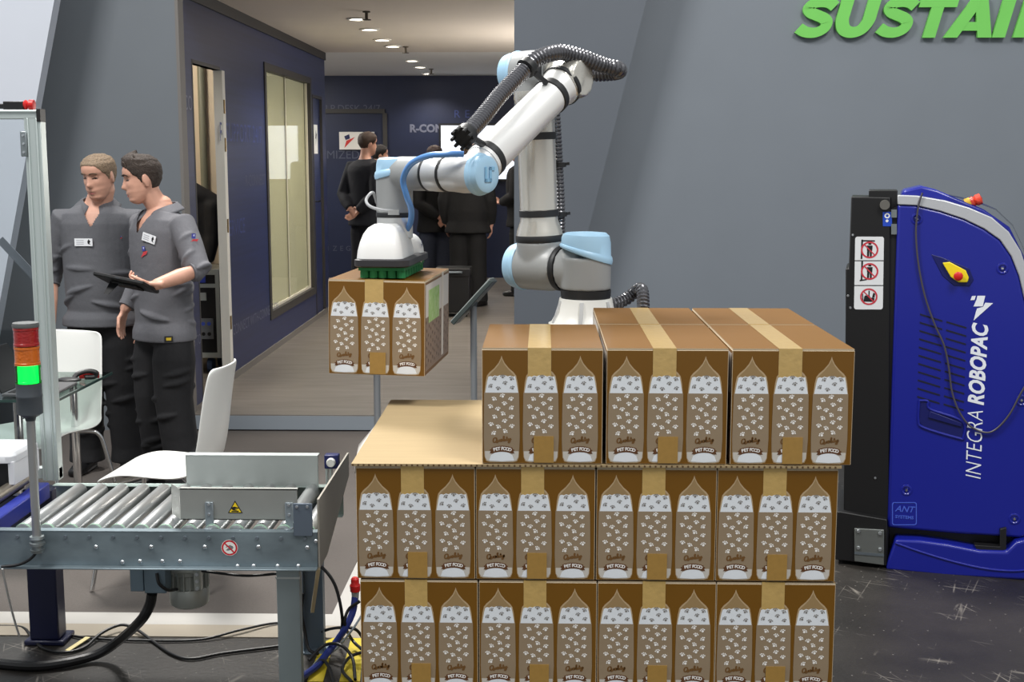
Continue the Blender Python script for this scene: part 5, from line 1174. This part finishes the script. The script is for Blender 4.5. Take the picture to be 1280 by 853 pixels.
def person(label, O, phi, s, head_yaw, head_pitch, arms, stance, hairc, hairstyle, topc, legc, sleeve, fine=True, group=None, collar=True, girth=1.0, vneck=True, shoe=(20, 20, 22), topname='polo_shirt', legname='trousers', glasses=False, head_off=(0, 0), bulk=1.0, hem0=.835, baggy=1.0):
    t = thing('person', label, 'person', tuple(O), 0, group)
    Mx = Matrix.Translation(Vector(O)) @ Matrix.Rotation(phi, 4, 'Z') @ Matrix.Scale(s, 4); Mi = Mx.inverted()
    vox = .0048 if fine else .011
    L = lambda p: Mx @ Vector(p)
    Hm = Mx @ Matrix.Translation((head_off[0], -.005+head_off[1], 1.487)) @ Matrix.Rotation(head_yaw, 4, 'Z') @ Matrix.Rotation(-head_pitch, 4, 'X') @ Matrix.Translation((0, .028, .140))
    gt = girth
    tors = [(.90, .150, .112, 0), (1.0, .145*gt, .112*gt, .005), (1.12, .148*gt, .112*gt, .012), (1.25, .162, .115, .012), (1.36, .172, .112, .005), (1.415, .16, .094, 0), (1.455, .11, .072, -.006), (1.48, .066, .06, -.008)]
    sh = {1: Vector((.178, -.005, 1.405)), -1: Vector((-.178, -.005, 1.405))}
    def limbL(mb, pts, rs, n=20, side=None): mb.limb([L(p) for p in pts], [((q[0]*s, q[1]*s) if isinstance(q, tuple) else q*s) for q in rs], n, side=(Mx.to_3x3() @ Vector(side)) if side else None)
    # ---- body: one continuous skin surface
    b = MB(); limbL(b, [(0, y, z) for z, a, c, y in tors], [(a, c) for z, a, c, y in tors], 28, (1, 0, 0))
    limbL(b, [(0, -.012, 1.43), (0, -.006, 1.50)], [.062, .056]); b.limb([L((head_off[0]*.3, -.006, 1.46)), Hm @ Vector((0, -.022, -.07)), Hm @ Vector((0, -.02, -.02))], [.056*s, .055*s, .055*s])
    head_mesh(b, Hm @ Matrix.Identity(4), 72 if fine else 40, 64 if fine else 36)
    for sx in (-1, 1):
        E_ = Matrix.Translation((sx*.075, -.012, -.002)) @ Matrix.Rotation(sx*R(-22), 4, 'Z') @ Matrix.Rotation(R(-8), 4, 'X')
        if fine:
            q = [(0, .016*math.cos(a_)*(1 if math.sin(a_) > -.3 else .8), .031*math.sin(a_)) for a_ in [2*pi*k/12 for k in range(13)]]
            b.tube([Hm @ E_ @ Vector(v) for v in q], .0052*s, 8)
        b.ell((0, 0, 0), (.008, .016, .030), 16, 10); k0 = len(b.v)-17*11+6
        nv = 16*11
        for i in range(len(b.v)-nv, len(b.v)): b.v[i] = Hm @ E_ @ b.v[i]
    for sx, (el_, wr_, hd_, nr_, curl, ts) in arms.items():
        el_, wr_ = Vector(el_), Vector(wr_)
        limbL(b, [sh[sx], sh[sx]*.5+el_*.5, el_, el_*.55+wr_*.45, wr_], [.042, .042, .041, .039, .028])
        hand(b, L(wr_), Mx.to_3x3() @ Vector(hd_), Mx.to_3x3() @ Vector(nr_), ts, curl, s)
    legs = {}
    for sx in (-1, 1):
        kx, ky, ax_, ay_ = stance[sx]; legs[sx] = [(sx*.085, 0, .90), (kx, ky, .50), (ax_, ay_, .09)]
        limbL(b, legs[sx], [.075, .05, .036])
    body = remesh(b, 'body', skin, t, vox, 3)
    # ---- top
    top = mat('cloth_%d_%d_%d' % topc, topc, .85, var=.05, scale=120, bump=.5, bscale=16)
    b = MB(); g_ = .017 if fine else .02
    hem = [(hem0, .184*gt, .142, .004), (hem0+.04, .182*gt, .140, .004)]
    rr = hem + [(z, a+g_, c+g_, y) for z, a, c, y in tors[:-1]] + [(1.475, .074, .068, -.008)]
    P_ = [(0, y, z) for z, a, c, y in rr]; Q_ = [(a, c) for z, a, c, y in rr]
    b.tube([L(p) for p in P_], [(a*s*(bulk if p[2] < 1.44 else 1), c*s*(bulk if p[2] < 1.44 else 1)) for (a, c), p in zip(Q_, P_)], 32, side=Mx.to_3x3() @ Vector((1, 0, 0)))
    for sx, (el_, wr_, hd_, nr_, curl, ts) in arms.items():
        el_, wr_ = Vector(el_), Vector(wr_); ce = el_.lerp(wr_, sleeve[sx])
        S_ = [sh[sx]+Vector((-sx*.055, 0, -.012)), sh[sx]+Vector((0, 0, -.004)), sh[sx].lerp(el_, .5), el_, el_.lerp(ce, .5), ce]
        b.tube([L(p) for p in S_], [q*s*bulk for q in (.052, .066, .064, .058, .056, .046 if sleeve[sx] < .7 else .04)], 20)
        if fine:
            rn = random.Random(3+sx)                 # creases at the elbow and on the sleeve
            for q in range(7):
                f_ = rn.uniform(.3, 1.0); c_ = sh[sx].lerp(el_, f_); d_ = (el_-sh[sx]).normalized(); o1 = d_.orthogonal().normalized(); o2 = d_.cross(o1); a0 = rn.uniform(0, 6.28)
                b.tube([L(c_ + (o1*math.cos(a0+u_)+o2*math.sin(a0+u_))*.061 + d_*(u_*.02)) for u_ in [k*.25 for k in range(8)]], [q_*s for q_ in (.005, .010, .014, .016, .016, .014, .010, .005)], 6)
    if fine:
        rn = random.Random(11)
        for q in range(16):                          # soft drapery folds round the trunk
            z0 = rn.uniform(.9, 1.2); a0 = rn.uniform(0, 6.28); sl_ = rn.uniform(-.05, .09)
            pts = []
            for k in range(9):
                a_ = a0 + k*.14; z = z0 + sl_*k/8
                aa = lerp_tab([(r_[0], r_[1]) for r_ in rr], z); cc_ = lerp_tab([(r_[0], r_[2]) for r_ in rr], z)
                pts.append(L((aa*bulk*math.cos(a_), .008+cc_*bulk*math.sin(a_), z)))
            b.tube(pts, [v_*s*bulk for v_ in (.003, .008, .012, .015, .016, .015, .012, .008, .003)], 6)
    def cut(co):
        p = Mi @ co
        return vneck and p.y > .02 and p.z > 1.36 and abs(p.x) < (p.z-1.36)*.56
    shirt = remesh(b, topname, top, t, vox*1.25, 7 if fine else 3, cut)
    # ---- collar: two folded leaves round the neck
    if collar and fine:
        b = MB(); n = 26; vs = []
        for i in range(n+1):
            a_ = R(108 + 324*i/n)                    # opens at the front
            f3 = abs((i/n)*2-1)**2.6; drop = .050*f3
            for r1, z in ((.066, 1.480-drop), (.068, 1.507-drop), (.075, 1.509-drop), (.100+.018*f3, 1.484-.066*f3), (.108+.024*f3, 1.476-.078*f3)):
                vs.append(L((r1*1.04*bulk*math.cos(a_), -.010+r1*.98*bulk*math.sin(a_), z)))
        fs = [(i*5+k, (i+1)*5+k, (i+1)*5+k+1, i*5+k+1) for i in range(n) for k in range(4)]
        b.add(vs, fs); b.build('collar', top, shirt, solid=.004)
        for sx, (el_, wr_, *_r) in arms.items():
            c_ = Vector(el_).lerp(Vector(wr_), sleeve[sx]); d_ = (Vector(wr_)-Vector(el_)).normalized(); r0_ = .047 if sleeve[sx] < .7 else .041
            b = MB().tube([L(c_-d_*.03), L(c_-d_*.025), L(c_+d_*.004), L(c_+d_*.006)], [q*s for q in (r0_, r0_+.004, r0_+.003, r0_-.004)], 20); b.build('cuff', top, shirt)
    # ---- trousers and shoes
    leg = mat('cloth_%d_%d_%d' % legc, legc, .85, var=.1, scale=60, bump=.6, bscale=12)
    b = MB(); limbL(b, [(0, .002, .84), (0, .002, .90), (0, .004, .97)], [(.155, .118), (.158*gt, .118), (.155*gt, .118)], 28, (1, 0, 0))
    for sx in (-1, 1):
        hp, kn, an = [Vector(q) for q in legs[sx]]
        b.tube([L(q) for q in (hp, hp.lerp(kn, .5), kn, kn.lerp(an, .5), an+Vector((0, .004, .05)), an+Vector((0, .004, -.035)))], [q*s for q in (.086, .092*baggy, .082*baggy, .078*baggy, .076*baggy, .082*baggy)], 20)
        if fine:
            rn = random.Random(21+sx)
            for q in range(9):
                f_ = rn.uniform(.55, 1.75); c_ = hp.lerp(kn, f_) if f_ < 1 else kn.lerp(an, f_-1); a0 = rn.uniform(0, 6.28); r0_ = (.096-.012*f_)*baggy
                b.tube([L(c_ + Vector((math.cos(a0+u_)*r0_, math.sin(a0+u_)*r0_, u_*.02))) for u_ in [k*.22 for k in range(8)]], [q_*s for q_ in (.005, .010, .015, .018, .018, .015, .010, .005)], 6)
    remesh(b, legname, leg, t, vox*1.5, 5 if fine else 3)
    shm = mat('shoe_%d_%d_%d' % shoe, shoe, .4)
    for sx in (-1, 1):
        an = Vector(legs[sx][2]); dx = .16*sx
        b = MB(); c_ = Vector((an.x, an.y, 0)); f_ = Vector((math.sin(dx), math.cos(dx), 0))
        limbL(b, [c_-f_*.055+Vector((0, 0, .045)), c_+f_*.02+Vector((0, 0, .045)), c_+f_*.10+Vector((0, 0, .034)), c_+f_*.175+Vector((0, 0, .026))], [(.036, .042), (.040, .044), (.046, .033), (.034, .024)], 18, (1, 0, 0))
        limbL(b, [c_-f_*.05+Vector((0, 0, .012)), c_+f_*.10+Vector((0, 0, .011)), c_+f_*.175+Vector((0, 0, .011))], [(.040, .011), (.049, .011), (.038, .011)], 18, (1, 0, 0))
        remesh(b, 'shoe', shm, t, .008, 2)
    # ---- hair
    hm = mat('hair_%d_%d_%d' % hairc, hairc, .6, var=.35, scale=160, bump=.8, bscale=220)
    def hair_fn(th, z):
        a_ = abs(math.degrees(math.atan2(math.sin(th), math.cos(th))))
        lim = lerp_tab([(0, .078), (30, .074), (48, .058), (62, .030), (76, .008), (84, -.012), (96, .012), (108, -.005), (125, -.045), (180, -.062)] if hairstyle != 'bald' else [(0, .2), (70, .2), (80, .0), (100, .01), (110, .0), (125, -.04), (180, -.055)], a_)
        if hairstyle == 'bald' and z > .055: return -.006
        k = max(-1, min(1, (z-lim)/.008))
        if k < 0: return -.006
        th_ = {'short': .009, 'quiff': .009, 'full': .016, 'bald': .006}[hairstyle]
        up = max(0, min(1, (z-lim)/.05))
        base = th_*(.35+.65*up)*min(1, k+.2)
        if hairstyle == 'quiff': base += .020*math.exp(-(a_/55)**2)*max(0, min(1, (z-.076)/.02)) + .009*max(0, min(1, (z-.08)/.025))
        p = head_pt(th, z)
        base += (noise.noise(p*90)*.3 + noise.noise(p*190)*.2)*th_*up
        return base
    b = MB(); head_mesh(b, Hm, 110 if fine else 40, 80 if fine else 30, hair_fn)
    if fine and hairstyle == 'quiff':
        rn = random.Random(4)
        for k in range(30):
            x = rn.uniform(-.045, .045); y = rn.uniform(.02, .085); z = .128 - .35*(y-.02)-abs(x)*.25
            p = Vector((x, y-.01, z-.022)); q = p + Vector((rn.uniform(-.012, .012), rn.uniform(-.004, .018), rn.uniform(.030, .044)))
            b.tube([Hm @ p, Hm @ p.lerp(q, .6), Hm @ q], [.009*s, .0065*s, .0015*s], 7)
    b.build('hair', hm, t, angle=60)
    # ---- face
    if fine:
        fp = lambda x, z, o=0.0: min((head_pt(th, z) for th in [math.copysign(k*.02, x) for k in range(0, 75)]), key=lambda q: abs(q.x-x)) + Vector((0, o, 0))
        for sx in (-1, 1):
            c_ = fp(sx*.031, .012, -.0085)
            e = MB().ell((0, 0, 0), (.0125, .0115, .0105), 16, 10); e.v = [Hm @ (v+c_) for v in e.v]; eo = e.build('eye', eyew, t)
            i_ = MB().ell((0, 0, 0), (.0058, .004, .0058), 12, 8); i_.v = [Hm @ (v+c_+Vector((0, .0098, -.0040))) for v in i_.v]; i_.build('iris', eyed, eo)
            lid = MB().ell((0, 0, 0), (.0145, .0125, .0075), 16, 10); lid.v = [Hm @ (v+c_+Vector((0, .0012, .0058))) for v in lid.v]; lo_ = lid.build('eyelid', skin, eo)
            pts = [fp(sx*x, z, .0018) for x, z in ((.018, .0085), (.026, .0105), (.036, .0105), (.044, .0075))]
            MB().tube([Hm @ p for p in pts], [q*s for q in (.0014, .0028, .003, .0016)], 6).build('eyelash', eyed, eo)
            pts = [fp(sx*x, z, .0015) for x, z in ((.014, .034), (.024, .038), (.036, .0385), (.048, .032))]
            MB().tube([Hm @ p for p in spline(pts, 4)], [(.0032*s, .0058*s)]*13, 8).build('eyebrow', mat('brow_%d' % hairc[0], tuple(int(q*.75) for q in hairc), .7), t)
        pts = [fp(x, -.0655-.05*abs(x), .0005) for x in (-.024, -.014, -.005, 0, .005, .014, .024)]
        b = MB().tube([Hm @ p for p in pts], [q*s for q in (.0012, .0026, .0034, .003, .0034, .0026, .0012)], 8); b.tube([Hm @ (p+Vector((0, .0002, -.0062))) for p in pts[1:-1]], [q*s for q in (.0015, .0036, .0042, .0036, .0015)], 8)
        b.build('lips', lipm, t)
    if glasses:
        b = MB()
        for sx in (-1, 1):
            q = [head_pt(R(25*sx), .018, .01) + Vector((.02*math.cos(a_), .003, .016*math.sin(a_))) for a_ in [2*pi*k/14 for k in range(15)]]
            b.tube([Hm @ v for v in q], .0022*s, 6); b.tube([Hm @ head_pt(R(a_*sx), .022, .006) for a_ in (45, 60, 75, 90)], .002*s, 6)
        b.build('glasses', M['black'], t)
    return t, body, shirt, Mx
dark = (24, 24, 27); polo = (100, 100, 105)
# man with the tablet, turned to the left
O2 = (-2.015, 6.80, .012); ph2 = R(140)
M2 = Matrix.Translation(O2) @ Matrix.Rotation(ph2, 4, 'Z'); I2 = M2.inverted()
arms2 = {-1: (I2 @ atY(247, 346, 6.56), I2 @ atY(196, 364, 6.40), (I2.to_3x3() @ Vector((-.97, .05, -.02))), (I2.to_3x3() @ Vector((0, .25, 1))), 38, -1),
         1: (I2 @ Vector((-2.17, 7.06, 1.16)), I2 @ atY(158, 393, 6.93), (I2.to_3x3() @ Vector((-.28, -.15, -1))), (I2.to_3x3() @ Vector((.9, -.2, -.1))), 16, 1)}
m2, body2, shirt2, _ = person('dark-haired man in a grey polo shirt holding a tablet, face turned left', O2, ph2, 1.03, R(-28), R(8), arms2, {1: (.10, .02, .12, -.03), -1: (-.10, .03, -.13, .0)}, (52, 40, 32), 'quiff', polo, dark, {1: .93, -1: .16}, head_off=(.02, .035), hem0=.80, baggy=1.2, bulk=1.05)
# second man, facing the camera and looking down
O1 = (-2.49, 7.2, .012); ph1 = R(184)
M1 = Matrix.Translation(O1) @ Matrix.Rotation(ph1, 4, 'Z'); I1 = M1.inverted()
arms1 = {1: (I1 @ atY(66, 352, 7.24), I1 @ atY(66, 412, 7.12), (I1.to_3x3() @ Vector((0.05, -.15, -1))), (I1.to_3x3() @ Vector((1, .1, 0))), 22, 1),
         -1: ((-.25, -.03, 1.12), (-.24, .06, .87), (.05, .1, -1), (1, 0, 0), 22, -1)}
m1, body1, shirt1, _ = person('fair-haired man in a grey polo shirt looking down, behind the glass table', O1, ph1, 1.04, R(-24), R(13), arms1, {1: (.10, .02, .12, -.02), -1: (-.10, .02, -.11, -.01)}, (134, 114, 92), 'short', (94, 95, 100), dark, {1: .22, -1: .22}, girth=1.08, head_off=(-.058, .01), hem0=.815, baggy=1.18, bulk=1.07)
def badge(o, parent, px, py, wpx, hpx, rot, name, polys, mats):
    """flat thing pinned to the shirt where that photo pixel looks"""
    p, n = stick(o, px, py, .004)
    if p is None: print('no hit', name); return
    x = n.cross(UPV)*-1; x = (x if x.x > 0 else -x).normalized(); F = FR(p, x, UPV) @ Matrix.Rotation(rot, 4, 'Z') if FR(p, x, UPV).col[2].to_3d().dot(n) > 0 else FR(p, -x, UPV) @ Matrix.Rotation(-rot, 4, 'Z')
    k = (p-EYE).length/FPX; b = MB()
    if name == 'name_badge':
        b.box(-wpx*k/2, wpx*k/2, -hpx*k/2, hpx*k/2, 0, .004, 0, F)
        z = .0046
        for q in ([(.22, .1), (.30, .42), (.40, .1), (.33, -.1), (.42, -.35), (.25, -.2)],): b.poly([F @ Vector((u_*wpx*k, v_*hpx*k, z)) for u_, v_ in q], 1)
        for v_ in (.2, -.05, -.28): b.poly([F @ Vector((u_*wpx*k, w_*hpx*k, z)) for u_, w_ in ((-.4, v_), (.02, v_), (.02, v_+.08), (-.4, v_+.08))], 2)
    else:
        for q, mi in polys: b.poly([F @ Vector((u_*wpx*k, v_*hpx*k, .001+.0004*mi)) for u_, v_ in q], mi)
    b.build(name, mats, parent, smooth=False)
bmats = [mat('badge_white', (232, 234, 238), .4), M['black'], mat('badge_grey', (170, 172, 178), .5)]
em = [mat('emblem_shirt_red', (196, 60, 66), .6), mat('emblem_shirt_blue', (62, 66, 150), .6), mat('emblem_shirt_pale', (190, 196, 226), .6)]
emb = [([(-.5, -.5), (-.1, .0), (.5, .1), (.3, -.2)], 0), ([(-.25, .05), (.15, .1), (.1, .5), (-.3, .45)], 1), ([(-.12, .25), (.02, .25), (.02, .4), (-.12, .4)], 2)]
badge(shirt1, shirt1, 105, 303, 22, 9, 0, 'name_badge', None, bmats)
badge(shirt1, shirt1, 151, 297, 3, 4, 0, 'shirt_emblem', emb, em)
badge(shirt2, shirt2, 187, 298, 19, 10, R(-16), 'name_badge', None, bmats)
badge(shirt2, shirt2, 181, 315, 11, 14, 0, 'shirt_emblem', emb, em)
badge(shirt2, shirt2, 242, 300, 12, 15, R(-10), 'sleeve_emblem', emb, em)
badge(shirt2, shirt2, 211, 424, 10, 7, 0, 'hem_label', [([(-.5, -.5), (.5, -.5), (.5, .5), (-.5, .5)], 0), ([(-.3, -.25), (.3, -.25), (.3, .25), (-.3, .25)], 1)], [M['black'], mat('hem_yellow', (206, 176, 40), .6)])
# tablet in his hand
cT = atY(158, 353.5, 6.365)
tbT = thing('tablet', 'black tablet in a rugged case held flat by the dark-haired man', 'tablet', tuple(cT))
u_ = Vector((.965, -.20, -.16)).normalized(); v_ = Vector((.2, .90, -.34)); w_ = u_.cross(v_).normalized(); v_ = w_.cross(u_)
FT_ = Matrix(((u_.x, v_.x, w_.x, cT.x), (u_.y, v_.y, w_.y, cT.y), (u_.z, v_.z, w_.z, cT.z), (0, 0, 0, 1)))
b = MB(); loft(b, [(rrect(-.135, .135, -.095, .095, .015), -.010), (rrect(-.14, .14, -.10, .10, .018), -.004), (rrect(-.14, .14, -.10, .10, .018), .006), (rrect(-.135, .135, -.095, .095, .015), .009)], 0, FT_); b.build('rugged_case', M['black'], tbT)
MB().box(-.12, .12, -.08, .08, .009, .0105, 0, FT_).build('display', mat('tablet_glass', (14, 15, 18), .1), tbT)
b = MB().prism([FT_ @ Vector(q) for q in ((-.075, -.02, -.010), (-.02, -.02, -.010), (-.045, -.06, -.085), (-.07, -.06, -.085))], (0, .012, 0)); b.build('stand_flap', M['black'], tbT)
b = MB().box(-.06, .08, -.04, .05, -.020, -.010, 0, FT_); b.build('hand_strap', M['blackrub'], tbT, bevel=.004)
MB().box(-.01, .012, -.1012, -.0995, -.004, .004, 0, FT_).build('camera_window', mat('camera_glass', (60, 62, 66), .2), tbT)
# ---- the group in dark suits at the back of the booth
suit = (15, 18, 28); blk = (10, 10, 12)
def P_at(px, Y, z=.12): p = atY(px, 330, Y); return (p.x, Y, z)
back_hands = {1: ((.24, -.10, 1.10), (.06, -.19, .93), (-.8, -.1, -.5), (0, -1, 0), 30, 1), -1: ((-.24, -.10, 1.10), (-.02, -.20, .95), (.8, -.1, -.4), (0, -1, 0), 30, -1)}
front_hands = {1: ((.23, .02, 1.12), (.08, .22, 1.05), (-.6, .5, 0), (0, .3, .9), 40, 1), -1: ((-.23, .02, 1.12), (-.08, .22, 1.05), (.6, .5, 0), (0, .3, .9), 40, -1)}
down = {1: ((.25, -.03, 1.12), (.24, .05, .86), (0, .1, -1), (-1, 0, 0), 25, 1), -1: ((-.25, -.03, 1.12), (-.24, .05, .86), (0, .1, -1), (1, 0, 0), 25, -1)}
st = {1: (.10, .01, .12, -.01), -1: (-.10, .01, -.12, -.01)}
GR = 'visitors in dark suits at the back of the booth'
lj = dict(fine=False, group=GR, collar=False, vneck=False, topname='suit_jacket', sleeve={1: .93, -1: .93}, bulk=1.2, baggy=1.22, hem0=.78)
person('man in navy suit and glasses, hands clasped behind him, before the white sign', P_at(459, 15.3), R(-38), 1.13, R(-14), R(4), back_hands, st, (62, 44, 32), 'full', suit, (19, 20, 28), glasses=True, **lj)
person('dark-haired visitor half hidden behind the man in the navy suit', P_at(474, 16.4), R(-60), 1.05, R(-10), R(3), down, st, (30, 24, 22), 'full', blk, blk, **lj)
person('visitor with brown hair and blue jeans, hands behind the back, left of the balding man', P_at(545, 15.2), R(25), 1.04, R(-10), R(6), back_hands, st, (56, 36, 30), 'full', blk, (40, 46, 62), **lj)
person('balding visitor in black suit with back to the camera before the bright screen', P_at(585, 14.6), R(-10), 1.07, R(-18), R(6), down, st, (92, 72, 58), 'bald', blk, blk, girth=1.15, **lj)
person('visitor in black at the edge of the grey wall, one hand at the waist', P_at(652, 15.8), R(75), 1.08, R(0), R(4), front_hands, st, (40, 32, 28), 'short', blk, blk, **lj)
bc = thing('trolley_case', 'black wheeled equipment case standing behind the held carton', 'case', P_at(566, 13.6))
x0 = P_at(545, 13.6)[0]; x1 = P_at(587, 13.6)[0]
MB().box(x0, x1, 13.55, 13.9, .17, .62).build('case_body', mat('black_case', (18, 18, 20), .5), bc, bevel=.01)
MB().box(x0-.01, x1+.01, 13.54, 13.91, .55, .64).build('case_lid', mat('black_case', (18, 18, 20), .5), bc, bevel=.01)
for x in (x0+.04, x1-.04):
    for y in (13.6, 13.85): MB().cyl((x-.015, y, .145), (x+.015, y, .145), .026, n=14).build('castor', M['black'], bc)
b = MB().tube([(x0+.08, 13.545, .60), (x0+.08, 13.52, .60), (x1-.08, 13.52, .60), (x1-.08, 13.545, .60)], .012, 8); b.build('handle', M['galv_dark'], bc)
